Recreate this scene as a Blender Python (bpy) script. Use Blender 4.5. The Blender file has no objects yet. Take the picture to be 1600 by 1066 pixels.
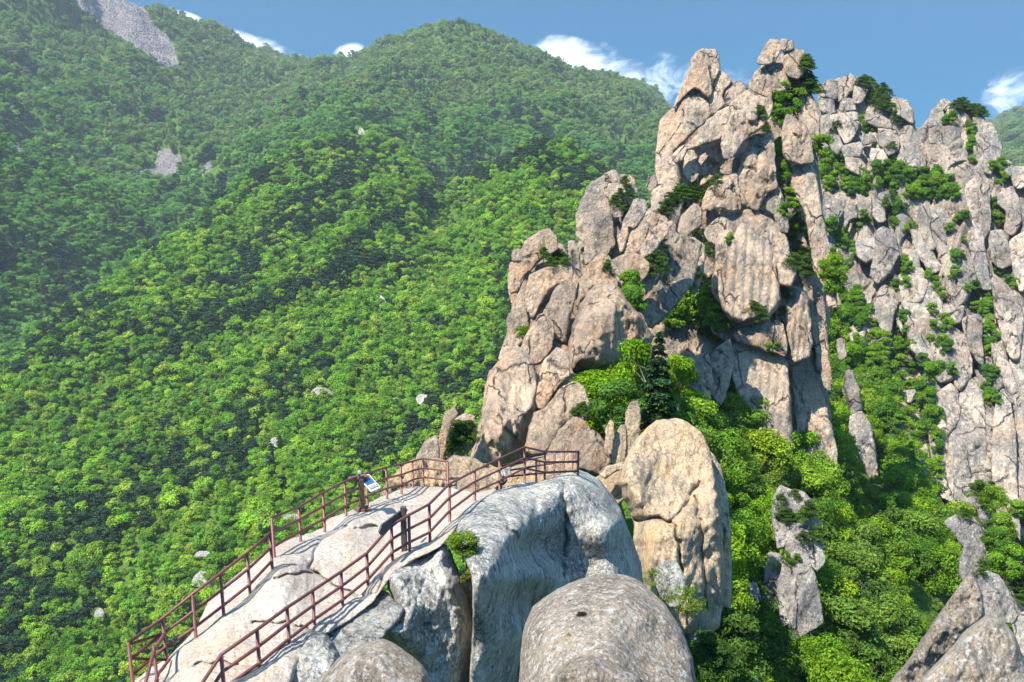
HAZE, SKY, SUNE, EXPO = 0.75e-4, .15, 3.15, 1.72
import bpy, math, random
import numpy as np
from mathutils import Vector, Matrix
from mathutils.bvhtree import BVHTree

# ---------------------------------------------------------------- camera model
F = 1555.6                      # focal length in photo pixels (1600 wide)
TH = math.radians(14.5)
CT, ST = math.cos(TH), math.sin(TH)
scene = bpy.context.scene
COL = scene.collection
cam = bpy.data.cameras.new('camera'); cam.lens = 35.0; cam.sensor_width = 36.0
cam.clip_start = 0.5; cam.clip_end = 40000
camo = bpy.data.objects.new('camera', cam); COL.objects.link(camo)
camo.rotation_euler = (math.pi/2 - TH, 0, 0)
scene.camera = camo

def dirs(px, py):
    r = (np.asarray(px, float) - 800) / F
    u = (533 - np.asarray(py, float)) / F
    return np.stack([r, CT + u*ST + 0*r, u*CT - ST + 0*r], -1)     # times axis depth = world point
def P(px, py, z): return dirs(px, py) * z
def proj(p):
    p = np.asarray(p, float)
    z = p[..., 1]*CT - p[..., 2]*ST
    u = (p[..., 1]*ST + p[..., 2]*CT) / z
    return 800 + F*p[..., 0]/z, 533 - F*u, z

# ---------------------------------------------------------------- noise
def _h(ix, iy, s):
    n = (ix.astype(np.int64)*374761393 + iy.astype(np.int64)*668265263 + int(s)*144664511) & 0x7fffffff
    n = ((n ^ (n >> 13)) * 1274126177) & 0x7fffffff
    n = n ^ (n >> 16)
    return (n & 0xffffff) / float(0x1000000)
def vnoise(x, y, s=0):
    ix = np.floor(x); iy = np.floor(y); fx = x-ix; fy = y-iy
    fx = fx*fx*fx*(fx*(fx*6-15)+10); fy = fy*fy*fy*(fy*(fy*6-15)+10)
    def g(a, b):
        t = _h(ix+a, iy+b, s)*2*math.pi
        return np.cos(t)*(x-ix-a) + np.sin(t)*(y-iy-b)
    return ((g(0, 0)*(1-fx)+g(1, 0)*fx)*(1-fy) + (g(0, 1)*(1-fx)+g(1, 1)*fx)*fy)*1.5
def fbm(x, y, s=0, o=4, gain=.5):
    v = 0; a = 1
    for i in range(o):
        v = v + a*vnoise(x, y, s+i*17); x = x*2.03+5.1; y = y*2.03+3.7; a *= gain
    return v
def ridged(x, y, s=0, o=4):
    v = 0; a = 1
    for i in range(o):
        v = v + a*(1-2*np.abs(vnoise(x, y, s+i*31))); x = x*2.1+1.1; y = y*2.1+7.7; a *= .5
    return v/2
def voro(x, y, s=0):
    ix = np.floor(x); iy = np.floor(y)
    f1 = np.full(x.shape, 9.); f2 = np.full(x.shape, 9.); cid = np.zeros(x.shape); ox = np.zeros(x.shape); oy = np.zeros(x.shape)
    for a in (-1, 0, 1):
        for b in (-1, 0, 1):
            jx = ix+a+.1+.8*_h(ix+a, iy+b, s); jy = iy+b+.1+.8*_h(ix+a, iy+b, s+5)
            d = np.hypot(x-jx, y-jy); c = _h(ix+a, iy+b, s+9)
            m = d < f1
            f2 = np.where(m, f1, np.minimum(f2, d))
            cid = np.where(m, c, cid); ox = np.where(m, x-jx, ox); oy = np.where(m, y-jy, oy)
            f1 = np.where(m, d, f1)
    return f1, f2, cid, ox, oy
def sstep(a, b, x):
    t = np.clip((x-a)/(b-a), 0, 1); return t*t*(3-2*t)

# ---------------------------------------------------------------- object helpers
def tag(o, label=None, cat=None, group=None, kind=None):
    if label: o['label'] = label
    if cat: o['category'] = cat
    if group: o['group'] = group
    if kind: o['kind'] = kind
    return o
def empty(name, loc, label=None, cat=None, group=None):
    o = bpy.data.objects.new(name, None); COL.objects.link(o); o.location = loc
    o.empty_display_size = .5
    return tag(o, label, cat, group)
def mkmesh(name, v, f, smooth=True):
    v = np.asarray(v, np.float32); f = np.asarray(f, np.int32)
    me = bpy.data.meshes.new(name)
    k = f.shape[1]
    me.vertices.add(len(v)); me.vertices.foreach_set('co', v.ravel())
    me.loops.add(f.size); me.loops.foreach_set('vertex_index', f.ravel())
    me.polygons.add(len(f)); me.polygons.foreach_set('loop_start', np.arange(0, f.size, k, dtype=np.int32))
    me.polygons.foreach_set('loop_total', np.full(len(f), k, np.int32))
    me.polygons.foreach_set('use_smooth', np.full(len(f), smooth))
    me.update(calc_edges=True); me.validate()
    return me
def link(name, me, mat, loc=(0, 0, 0), parent=None):
    o = bpy.data.objects.new(name, me); COL.objects.link(o); o.location = loc
    if mat is not None and not me.materials: me.materials.append(mat)
    if parent is not None:
        o.parent = parent
    return o

# ---------------------------------------------------------------- materials
def newmat(name):
    m = bpy.data.materials.new(name); m.use_nodes = True
    nt = m.node_tree; nt.nodes.clear()
    return m, nt
class NB:
    def __init__(s, nt): s.nt = nt
    def n(s, typ, ins=None, **kw):
        nd = s.nt.nodes.new(typ)
        for k, v in kw.items(): setattr(nd, k, v)
        for k, v in (ins or {}).items():
            if hasattr(v, 'is_output') or isinstance(v, bpy.types.NodeSocket): s.nt.links.new(v, nd.inputs[k])
            else: nd.inputs[k].default_value = v
        return nd
    def math(s, op, a, b=0, c=0, clamp=False):
        return s.n('ShaderNodeMath', {0: a, 1: b, 2: c}, operation=op, use_clamp=clamp).outputs[0]
    def vmul(s, v, xyz): return s.n('ShaderNodeVectorMath', {0: v, 1: xyz}, operation='MULTIPLY').outputs[0]
    def vadd(s, v, w): return s.n('ShaderNodeVectorMath', {0: v, 1: w}, operation='ADD').outputs[0]
    def noise(s, v, sc, det=4, rough=.6, dist=0): return s.n('ShaderNodeTexNoise', {'Vector': v, 'Scale': sc, 'Detail': det, 'Roughness': rough, 'Distortion': dist})
    def ramp(s, f, a, b, lo=0., hi=1.):
        return s.n('ShaderNodeMapRange', {0: f, 1: a, 2: b, 3: lo, 4: hi}, clamp=True, interpolation_type='SMOOTHSTEP').outputs[0]
    def mix(s, f, a, b):
        nd = s.n('ShaderNodeMix', data_type='RGBA')
        for i, v in ((0, f), (6, a), (7, b)):
            if isinstance(v, bpy.types.NodeSocket): s.nt.links.new(v, nd.inputs[i])
            else: nd.inputs[i].default_value = (*v, 1) if i and len(v) == 3 else v
        return nd.outputs[2]

def rock_mat(name, c1, c2, warm, px, streak=.5, speck=.35, warmamt=.5, bump=1., lichen=0., crackamt=1.):
    """px = metres covered by one photo pixel where the rock stands: sets the size of the finest grain"""
    m, nt = newmat(name); b = NB(nt)
    geo = b.n('ShaderNodeNewGeometry'); pos = geo.outputs['Position']
    oi = b.n('ShaderNodeObjectInfo')
    pos2 = b.vadd(pos, b.n('ShaderNodeVectorMath', {0: (31., 17., 53.), 'Scale': oi.outputs['Random']}, operation='SCALE').outputs[0])
    wp = b.vadd(pos2, b.n('ShaderNodeVectorMath', {0: b.noise(pos2, .05/px, 3).outputs['Color'], 'Scale': 14*px}, operation='SCALE').outputs[0])
    big = b.ramp(b.noise(wp, .018/px, 4, .6).outputs[0], .38, .62)
    col = b.mix(big, c1, c2)
    wm = b.ramp(b.noise(b.vadd(wp, (9, 9, 9)), .012/px, 4, .6).outputs[0], .48, .68, 0, warmamt)
    col = b.mix(wm, col, warm)
    # vertical rain stains
    swp = b.vadd(pos2, b.n('ShaderNodeVectorMath', {0: b.noise(pos2, .02/px, 2).outputs['Color'], 'Scale': 7*px}, operation='SCALE').outputs[0])
    sv = b.vmul(swp, (1, 1, .07))
    st = b.ramp(b.noise(sv, .16/px, 5, .65).outputs[0], .46, .64, 0, streak)
    st = b.math('MULTIPLY', st, b.ramp(b.noise(pos2, .02/px, 2).outputs[0], .4, .6, .25, 1))
    col = b.mix(st, col, tuple(x*.38 for x in c2))
    pale = b.ramp(b.noise(b.vadd(sv, (4, 7, 1)), .11/px, 4, .6).outputs[0], .56, .74, 0, streak*.7)
    col = b.mix(pale, col, tuple(min(.75, x*1.5+.05) for x in c1))
    # grain
    sp = b.noise(pos2, .27/px, 4, .8).outputs[0]
    dk = b.ramp(sp, .45, .35, 0, speck); col = b.mix(dk, col, tuple(x*.28 for x in c2))
    lt = b.ramp(sp, .54, .64, 0, speck); col = b.mix(lt, col, tuple(min(.8, x*1.6+.06) for x in c1))
    if lichen:
        ln = b.noise(b.vadd(pos2, (3, 1, 8)), .12/px, 6, .8).outputs[0]
        col = b.mix(b.ramp(ln, .52, .60, 0, lichen), col, (.62, .61, .56))
        ln2 = b.noise(b.vadd(pos2, (8, 2, 5)), .09/px, 6, .8).outputs[0]
        col = b.mix(b.ramp(ln2, .56, .66, 0, lichen*.8), col, (.06, .06, .055))
    # hairline cracks: long joints, mostly vertical
    cv = b.vmul(wp, (1, 1, .35))
    vd = b.n('ShaderNodeTexVoronoi', {'Vector': cv, 'Scale': .016/px}, feature='DISTANCE_TO_EDGE').outputs['Distance']
    ck = b.ramp(vd, .0, .028, 1, 0)
    ck = b.math('MULTIPLY', ck, b.ramp(b.noise(pos2, .03/px, 2).outputs[0], .42, .56, 0, crackamt))
    col = b.mix(b.math('MULTIPLY', ck, .8), col, tuple(x*.18 for x in c2))
    hsv = b.n('ShaderNodeHueSaturation', {'Color': col, 'Value': b.math('MULTIPLY_ADD', oi.outputs['Random'], .4, .8)})
    bn = b.noise(b.vmul(wp, (1, 1, .5)), .1/px, 8, .72).outputs[0]
    bn2 = b.noise(pos2, .5/px, 2, .6).outputs[0]
    bn3 = b.noise(b.vmul(swp, (1, 1, .12)), .13/px, 4, .7).outputs[0]
    hgt = b.math('ADD', b.math('MULTIPLY', bn, 7.0), b.math('MULTIPLY', bn2, .9)); hgt = b.math('ADD', hgt, b.math('MULTIPLY', bn3, 4.0 if streak else 0.))
    hgt = b.math('SUBTRACT', hgt, b.math('MULTIPLY', ck, 3.5))
    bp = b.n('ShaderNodeBump', {'Height': hgt, 'Distance': px*1.9*bump, 'Strength': .9})
    bs = b.n('ShaderNodeBsdfPrincipled', {'Base Color': hsv.outputs[0], 'Roughness': .9, 'Normal': bp.outputs[0]})
    bs.inputs['Specular IOR Level'].default_value = .25
    out = b.n('ShaderNodeOutputMaterial', {0: bs.outputs[0]})
    return m

def plain_mat(name, c, rough=.6, metal=0., var=.25, scale=8., c2=None, bump=0.):
    m, nt = newmat(name); b = NB(nt)
    tc = b.n('ShaderNodeTexCoord').outputs['Object']
    nz = b.noise(tc, scale, 5, .65).outputs[0]
    col = b.mix(b.ramp(nz, .35, .7), c, c2 or tuple(x*(1-var) for x in c))
    bs = b.n('ShaderNodeBsdfPrincipled', {'Base Color': col, 'Roughness': rough, 'Metallic': metal})
    if bump:
        nt.links.new(b.n('ShaderNodeBump', {'Height': nz, 'Distance': bump}).outputs[0], bs.inputs['Normal'])
    b.n('ShaderNodeOutputMaterial', {0: bs.outputs[0]})
    return m

def leaf_mat(name, cols, trans=.3, clump=.6):
    """cols: colours picked per tree by its random number; clumps vary in tone"""
    m, nt = newmat(name); b = NB(nt)
    oi = b.n('ShaderNodeObjectInfo'); geo = b.n('ShaderNodeNewGeometry')
    r = b.n('ShaderNodeValToRGB', {0: oi.outputs['Random']})
    cr = r.color_ramp
    while len(cr.elements) < len(cols): cr.elements.new(.5)
    for i, c in enumerate(cols):
        cr.elements[i].position = i/(len(cols)-1); cr.elements[i].color = (*c, 1)
    nz = b.noise(geo.outputs['Position'], clump, 3, .6).outputs[0]
    ri = geo.outputs['Random Per Island']
    v = b.math('MULTIPLY', b.ramp(nz, .3, .7, .62, 1.3), b.ramp(ri, 0, 1, .6, 1.4))
    hs = b.n('ShaderNodeHueSaturation', {'Color': r.outputs[0], 'Value': v, 'Hue': b.ramp(ri, 0, 1, .488, .512)})
    d = b.n('ShaderNodeBsdfDiffuse', {'Color': hs.outputs[0]})
    t = b.n('ShaderNodeBsdfTranslucent', {'Color': hs.outputs[0]})
    mx = b.n('ShaderNodeMixShader', {0: trans, 1: d.outputs[0], 2: t.outputs[0]})
    b.n('ShaderNodeOutputMaterial', {0: mx.outputs[0]})
    return m

# ---------------------------------------------------------------- terrain lofted from depth curves
PXN = [-500, 0, 200, 400, 600, 740, 850, 1000, 1100, 1250, 1400, 1550, 1620, 1800, 2300]
def E(px, py):
    d = dirs(px, py); return d[0]/d[1], d[2]/d[1]
def crv(D, rows, e=False):
    """rows aligned with PXN: pixel rows (or elevation tangents when e) at ground distance D"""
    out = []
    for px, v in zip(PXN, rows):
        if e and v < 5: out.append(((px-800)/F/.98, D, v))
        else:
            a, t = E(px, v); out.append((a, D, t))
    return out
def crp(pts):
    return [(*(E(px, py)[:1]), D, E(px, py)[1]) for px, py, D in pts]
curves = [
 crv(8,  [-2.4]*15, True),
 crv(30, [-2.3, -2.3, -2.3, -2.2, -2.1, -2.1, -2.1, -1.9, -1.6, -1.5, -1.5, -1.5, -1.6, -1.7, -1.7], True),
 crv(60, [-1.7, -1.7, -1.7, -1.7, -1.7, -1.3, 745, 760, 960, 1120, 1200, 1230, 1300, 1400, 1400], True),
 crv(110, [-1.1, -1.1, -1.1, -1.1, -1.1, -.9, 660, 660, 690, 770, 900, 1010, 1150, 1250, 1250], True),
 crv(160, [-.95, -.95, -.95, -.95, -.95, -.8, 650, 600, 600, 690, 800, 930, 1080, 1200, 1200], True),
 crv(220, [-.8, -.8, -.8, -.8, -.8, -.75, 850, 640, 540, 610, 730, 880, 1020, 1100, 1100], True),
 crv(280, [-.71, -.71, -.71, -.71, -.71, -.7, 900, 800, 640, 440, 600, 800, 960, 1000, 1000], True),
 crv(335, [1075, 1066, 1066, 1050, 1020, 960, 880, 860, 800, 520, 600, 760, 890, 900, 900]),
 crv(430, [840, 860, 830, 790, 740, 700, 660, 700, 750, 760, 770, 780, 780, 800, 800]),
 crv(560, [680, 690, 680, 640, 560, 520, 480, 500, 560, 640, 660, 660, 660, 700, 700]),
 crp([(-500, 600, 650), (0, 588, 700), (100, 505, 760), (200, 447, 830), (330, 352, 950), (440, 283, 1050), (540, 232, 1150), (585, 213, 1200),
      (640, 255, 1150), (690, 301, 1080), (780, 270, 950), (855, 236, 900), (940, 280, 900), (1000, 335, 900), (1100, 420, 900), (1400, 520, 900), (1620, 560, 900), (2300, 560, 900)]),
 crp([(-500, 640, 760), (0, 635, 830), (200, 500, 960), (330, 400, 1080), (440, 330, 1200), (585, 270, 1330), (690, 345, 1200), (855, 300, 1100), (1000, 380, 1100), (1400, 560, 1100), (2300, 600, 1100)]),
 crp([(-500, 120, 1100), (-100, 200, 1200), (0, 238, 1250), (80, 272, 1280), (150, 312, 1300), (240, 345, 1350), (330, 345, 1400), (450, 275, 1420), (540, 235, 1450), (685, 292, 1400), (855, 262, 1400), (1000, 320, 1400), (1400, 480, 1400), (1620, 420, 1400), (2300, 420, 1400)]),
 crp([(-500, 180, 1350), (0, 262, 1450), (150, 318, 1500), (240, 318, 1520), (330, 290, 1550), (450, 220, 1600), (600, 190, 1650), (685, 240, 1600), (855, 230, 1600), (1000, 270, 1600), (1400, 440, 1600), (1620, 350, 1600), (2300, 350, 1600)]),
 crp([(-500, -100, 1900), (0, 60, 1950), (200, 140, 1950), (330, 200, 1950), (420, 196, 2000), (500, 150, 2000), (600, 110, 2050), (710, 100, 2050), (850, 140, 1950), (1000, 200, 1900), (1100, 260, 1900), (1400, 350, 1900), (1620, 270, 1900), (2300, 270, 1900)]),
 crp([(-500, -330, 2200), (0, -170, 2300), (110, -70, 2400), (195, 8, 2400), (270, 31, 2500), (320, 46, 2600), (380, 72, 2700), (450, 100, 2850), (500, 113, 2900), (530, 115, 2850), (560, 101, 2700), (640, 65, 2350), (700, 51, 2250), (740, 56, 2250),
      (830, 92, 2250), (900, 122, 2250), (960, 141, 2200), (1000, 160, 2200), (1030, 190, 2200), (1100, 240, 2200), (1300, 330, 2200), (1500, 330, 2600), (1535, 230, 3100), (1555, 196, 3300), (1600, 182, 3400), (1700, 150, 3500), (2300, 150, 3500)]),
 crv(4200, [-.02]*8 + [-.08]*7, True),
 crv(7000, [-.06]*15, True),
 crv(30000, [-.052]*15, True),
]
NA = 900
AA = np.linspace(-1.1, 1.15, NA)
def pchip_like(x, xs, ys):
    o = np.argsort(xs); xs = np.array(xs)[o]; ys = np.array(ys)[o]
    h = np.diff(xs); dl = np.diff(ys)/h
    m = np.zeros(len(xs)); m[1:-1] = np.where(dl[1:]*dl[:-1] > 0, 2*dl[1:]*dl[:-1]/(dl[1:]+dl[:-1]+1e-12), 0)
    m[0] = dl[0]; m[-1] = dl[-1]
    i = np.clip(np.searchsorted(xs, x)-1, 0, len(xs)-2)
    t = np.clip((x-xs[i])/h[i], 0, 1)
    return (ys[i]*(2*t**3-3*t**2+1) + h[i]*m[i]*(t**3-2*t**2+t) + ys[i+1]*(-2*t**3+3*t**2) + h[i]*m[i+1]*(t**3-t**2))
CD = np.array([pchip_like(AA, [c[0] for c in cv], np.log([c[1] for c in cv])) for cv in curves])   # (curve, azimuth) log distance
CE = np.array([pchip_like(AA, [c[0] for c in cv], [c[2] for c in cv]) for cv in curves])
def ground_z(X, Y):
    X = np.atleast_1d(np.asarray(X, float)); Y = np.atleast_1d(np.asarray(Y, float))
    a = X/Y; L = np.log(Y)
    fi = np.clip((a-AA[0])/(AA[1]-AA[0]), 0, NA-1.001); i = fi.astype(int); t = fi-i
    D = CD[:, i]*(1-t)+CD[:, i+1]*t; Ev = CE[:, i]*(1-t)+CE[:, i+1]*t
    k = np.clip((D < L).sum(0)-1, 0, len(curves)-2)
    j = np.arange(len(k))
    d0 = D[k, j]; d1 = D[k+1, j]; e0 = Ev[k, j]; e1 = Ev[k+1, j]
    s = np.clip((L-d0)/(d1-d0), 0, 1)
    e = e0+(e1-e0)*s
    # spurs and gullies: grow with distance from a curve so that crests keep their place
    w = np.minimum(s, 1-s)*2
    sc = sstep(250, 900, Y)
    g = ridged(X/260+.35*fbm(X/400, Y/400, 3), Y/420, 11, 4)
    n = fbm(X/90, Y/90, 5, 4)
    z = e*Y
    tc = .57*X+.82*Y; cc = .82*X-.57*Y
    g2 = ridged(cc/230+.5*fbm(X/500, Y/500, 41, 2), tc/1100, 47, 3)
    z = z + sc*(g2-.25)*(4+Y*.050)*(.35+.65*w)*sstep(2100, 1500, Y)
    z = z + sc*((g-.2)*(8+Y*.030)*(.25+.75*w) + n*(2+Y*.004)) + (1-sc)*fbm(X/22, Y/22, 8, 3)*1.8*sstep(20, 80, Y)
    return z
def build_terrain():
    nd = 520
    Ld = np.linspace(math.log(8), math.log(1500), 360)
    Ld = np.concatenate([Ld, np.linspace(math.log(1500), math.log(3800), 180)[1:], np.linspace(math.log(3800), math.log(30000), 30)[1:]])
    na = 620
    a = np.linspace(-1.05, 1.1, na)
    A, L = np.meshgrid(a, Ld)
    Y = np.exp(L); X = A*Y
    Z = ground_z(X.ravel(), Y.ravel()).reshape(X.shape)
    v = np.stack([X, Y, Z], -1).reshape(-1, 3)
    r, c = X.shape
    idx = np.arange(r*c).reshape(r, c)
    f = np.stack([idx[:-1, :-1], idx[:-1, 1:], idx[1:, 1:], idx[1:, :-1]], -1).reshape(-1, 4)
    return v, f
# ---------------------------------------------------------------- rock builder
def smooth_poly(pts, step=5., jag=.8, seed=0, dil=0., sharp=False):
    p = np.array(pts, float); n = len(p); out = []
    for i in range(n):
        p0, p1, p2, p3 = p[i-1], p[i], p[(i+1) % n], p[(i+2) % n]
        k = max(2, int(np.hypot(*(p2-p1))/step))
        for j in range(k):
            t = j/k
            cr = .5*((2*p1)+(-p0+p2)*t+(2*p0-5*p1+4*p2-p3)*t*t+(-p0+3*p1-3*p2+p3)*t**3)
            ln = p1+(p2-p1)*t
            out.append(cr*.35+ln*.65)
    q = np.array(out)
    tn = np.roll(q, -1, 0)-np.roll(q, 1, 0); tn /= np.maximum(np.hypot(tn[:, 0], tn[:, 1]), 1e-6)[:, None]
    nr = np.stack([tn[:, 1], -tn[:, 0]], 1)
    area = .5*np.sum(q[:, 0]*np.roll(q[:, 1], -1)-np.roll(q[:, 0], -1)*q[:, 1])
    if area < 0: nr = -nr
    j = fbm(q[:, 0]/14., q[:, 1]/14., seed, 3)*2.2*jag
    return q + nr*(dil+j)[:, None]
def poly_sdf(x, y, q):
    sh = x.shape; x = x.ravel(); y = y.ravel()
    best = np.full(x.shape, 1e9); bx = np.zeros(x.shape); by = np.zeros(x.shape); ins = np.zeros(x.shape, bool)
    for i in range(len(q)):
        ax, ay = q[i-1]; cx, cy = q[i]; dx, dy = cx-ax, cy-ay
        t = np.clip(((x-ax)*dx+(y-ay)*dy)/(dx*dx+dy*dy+1e-9), 0, 1)
        ex = ax+t*dx; ey = ay+t*dy; d = (x-ex)**2+(y-ey)**2
        m = d < best; best = np.where(m, d, best); bx = np.where(m, ex, bx); by = np.where(m, ey, by)
        if ay != cy:
            c = ((ay > y) != (cy > y)) & (x < (cx-ax)*(y-ay)/(cy-ay)+ax); ins ^= c
    d = np.sqrt(best); return np.where(ins, d, -d).reshape(sh), bx.reshape(sh), by.reshape(sh)
def line_d(x, y, pts):
    b = np.full(x.shape, 1e9)
    for (ax, ay), (cx, cy) in zip(pts[:-1], pts[1:]):
        dx, dy = cx-ax, cy-ay; t = np.clip(((x-ax)*dx+(y-ay)*dy)/(dx*dx+dy*dy+1e-9), 0, 1)
        b = np.minimum(b, np.hypot(x-ax-t*dx, y-ay-t*dy))
    return b
def tps(ctrl):
    c = np.array(ctrl, float); xy = c[:, :2]/100.; z = c[:, 2]; n = len(c)
    def U(r): return np.where(r > 0, r*r*np.log(np.maximum(r, 1e-9)), 0)
    K = U(np.hypot(xy[:, None, 0]-xy[None, :, 0], xy[:, None, 1]-xy[None, :, 1])) + np.eye(n)*.02
    Pm = np.c_[np.ones(n), xy]; A = np.block([[K, Pm], [Pm.T, np.zeros((3, 3))]])
    w = np.linalg.solve(A, np.r_[z, 0, 0, 0])
    def f(x, y):
        x = x/100.; y = y/100.; r = w[n]+w[n+1]*x+w[n+2]*y
        for i in range(n): r = r+w[i]*U(np.hypot(x-xy[i, 0], y-xy[i, 1]))
        return r
    return f
ROCK_V = []; ROCK_F = []; _off = [0]
rc = [0]
def rock(name, poly, Z, mat, parent=None, T=None, gx=0., gy=None, s=None, facets=6, flute=0., cracks=(), blk=1., ctrl=None, jag=.8, dil=1.2,
         label=None, cat=None, group=None, rough=1., pits=(), pr=.42, cell=None, seed=None, kind=None, lean=None, tk=.56, asp=2.6, ribs=None):
    rc[0] += 1
    seed = rc[0] if seed is None else seed
    rnd = random.Random(seed*7+1)
    q = smooth_poly(poly, seed=seed, jag=jag, dil=dil)
    x0, y0 = q.min(0)-3; x1, y1 = q.max(0)+3
    if s is None: s = 2.0 if Z < 170 else 1.9
    gxs = np.arange(x0, x1+s, s); gys = np.arange(y0, y1+s, s)
    X, Y = np.meshgrid(gxs, gys)
    sd, bx, by = poly_sdf(X, Y, q)
    ok = sd > -s*1.05
    snap = sd <= s*.35
    keep = ok[:-1, :-1] & ok[1:, :-1] & ok[:-1, 1:] & ok[1:, 1:]
    cnt = ((sd > 0)[:-1, :-1].astype(int) + (sd > 0)[1:, :-1] + (sd > 0)[:-1, 1:] + (sd > 0)[1:, 1:])
    keep &= cnt > 0
    X = np.where(snap, bx, X); Y = np.where(snap, by, Y); d = np.where(snap, 0, sd)
    m = Z/F; dm = d*m; dmax = max(dm.max(), 1e-3)
    Tm = T if T is not None else dmax*tk
    R = min(dmax*pr, max(Tm*1.3, .2)) if T is not None else dmax*pr
    prof = np.sqrt(np.clip(1-(1-np.clip(dm/R, 0, 1))**2, 0, 1))
    cx, cy = X[sd > 0].mean(), Y[sd > 0].mean()
    ux = (X-cx)*m; uy = (Y-cy)*m
    h = Tm*prof
    hw = max((q[:, 0].max()-q[:, 0].min())*m/2, .1)
    # facets: planes that cut the rounded body
    for k in range(facets):
        an = rnd.choice([rnd.gauss(0, .45), rnd.gauss(math.pi, .45), rnd.gauss(-math.pi/2, .5)])
        sl = rnd.uniform(.45, 1.15)*min(1.2, Tm/hw)
        pl = Tm*rnd.uniform(.78, 1.15) - sl*(ux*math.cos(an)+uy*math.sin(an)) * 1.0
        kk = 24/Tm
        h = -np.log(np.exp(-kk*h)+np.exp(-kk*np.maximum(pl, -Tm)))/kk
    e = sstep(0, 6, d)
    wx = ux + .25*dmax*fbm(ux/dmax, uy/dmax, seed+3, 3); wy = uy + .25*dmax*fbm(ux/dmax+9, uy/dmax, seed+4, 3)
    h = h + e*rough*(Tm*.20*fbm(ux/dmax*.9, uy/dmax*.55, seed, 4) + Tm*.06*ridged(wx/dmax*2.2, wy/dmax*1.1, seed+1, 3))
    h = h + e*rough*m*(2.2*fbm(ux/(m*14), uy/(m*26), seed+7, 3) - 3.2*np.maximum(0, ridged((ux+.2*wy)/(m*15), uy/(m*70), seed+12, 3)-.35))
    if blk:
        cs = cell*m if cell else min(dmax*1.0, 26*m)
        an = rnd.uniform(-.25, .25) if lean is None else lean
        vx = wx*math.cos(an)+wy*math.sin(an); vy = -wx*math.sin(an)+wy*math.cos(an)
        f1, f2, cid, ox, oy = voro(vx/cs, vy/(cs*asp), seed)
        g = f2-f1
        h = h + e*blk*((cid-.5)*.34*cs + (ox*(cid*7 % 1-.5))*.55*cs + (oy*(cid*13 % 1-.5))*.5*cs)*np.minimum(1, Tm/cs*1.2)*sstep(.0, .22, g)
        cw = sstep(.0, .13, g); act = sstep(-.15, .15, fbm(ux/(cs*2), uy/(cs*2.5), seed+20, 2))
        h = h - e*min(1, blk)*(1-cw)*act*np.minimum(.22*cs, 7*m)
        if blk >= .2 and dmax > 14*m:      # long near-vertical joints
            j1, j2, _, _, _ = voro(vx/(cs*.8)+3, vy/(cs*6)+7, seed+61)
            h = h - e*min(1, blk)*(1-sstep(0, .10, j2-j1))*min(.14*cs, 4*m)
    if ribs:
        rl_, ra_ = ribs
        h = h + e*ra_*(ridged((ux+.12*uy+3*fbm(ux/30, uy/40, 5, 2))/rl_, uy/(rl_*5), seed+70, 3)-.2)
    if flute:
        fx = (ux + .05*wx + .10*uy)/flute
        fl = np.abs(np.sin(fx*math.pi + 1.0*vnoise(uy/(flute*9), fx*.2, seed+2)))
        h = h + e*flute*.38*(fl**.55-.7)*1.25*sstep(-.3, .3, fbm(ux/(flute*4), uy/(flute*6), seed+8, 2)+.4)
    for cr in cracks:
        pts, w, dep = cr
        ld = line_d(X+5*vnoise(X/17, Y/17, 3), Y+5*vnoise(X/17+5, Y/17, 4), pts)
        h = h - dep*(np.exp(-(ld/w)**2)+.55*np.exp(-ld/(w*4.5)))*np.minimum(1, e+.2)
    for (ax, ay, rx, ry, dep) in pits:
        h = h - dep*np.exp(-(((X-ax)/rx)**2+((Y-ay)/ry)**2)**2)
    lo_ = .22*Tm*prof; h = np.where(h > lo_, h, lo_+(h-lo_)*.12)
    h = np.where(snap, 0, np.maximum(h, .05*Tm*prof))
    if ctrl is not None: Zf = tps(ctrl)(X, Y)
    else:
        gyy = -.35*m if gy is None else gy
        Zf = Z + gx*(X-cx) + gyy*(Y-cy)
    D = dirs(X, Y)
    Vf = D*(Zf-h)[..., None]
    Vb = D*(Zf+Tm*.8*prof*(1+.2*fbm(ux/dmax, uy/dmax, seed+50, 2)))[..., None]
    r, c = X.shape; idx = np.arange(r*c).reshape(r, c)
    idb = np.where(snap, idx, idx+r*c)
    def quads(I): return np.stack([I[:-1, :-1], I[1:, :-1], I[1:, 1:], I[:-1, 1:]], -1)[keep]
    f = np.concatenate([quads(idx), quads(idb)[:, ::-1]])
    V = np.concatenate([Vf.reshape(-1, 3), Vb.reshape(-1, 3)])
    used = np.unique(f); rm = np.full(len(V), -1); rm[used] = np.arange(len(used))
    V = V[used]; f = rm[f]
    lo = V[:, 2].min(); base = np.array([*V[:, :2].mean(0), lo])
    ROCK_V.append(V); ROCK_F.append(f+_off[0]); _off[0] += len(V)
    me = mkmesh(name, V-base, f)
    loc = base if parent is None else base-np.array(parent.location)
    o = link(name, me, mat, loc, parent)
    return tag(o, label, cat, group, kind)

def TZ(x0, y0, sc):
    return lambda pts: [(x0+u/sc, y0+v/sc) for u, v in pts]
z1 = TZ(900, 30, 2.88); z2 = TZ(720, 250, 2.665); z3 = TZ(1000, 300, 2.3686); z4 = TZ(1230, 100, 2.665); z5 = TZ(1230, 450, 2.665)
z6 = TZ(1050, 700, 2.909); z7 = TZ(640, 580, 3.331); zf = TZ(780, 680, 2.7625); zd = TZ(400, 780, 3.7275); zi = lambda p: p

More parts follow.
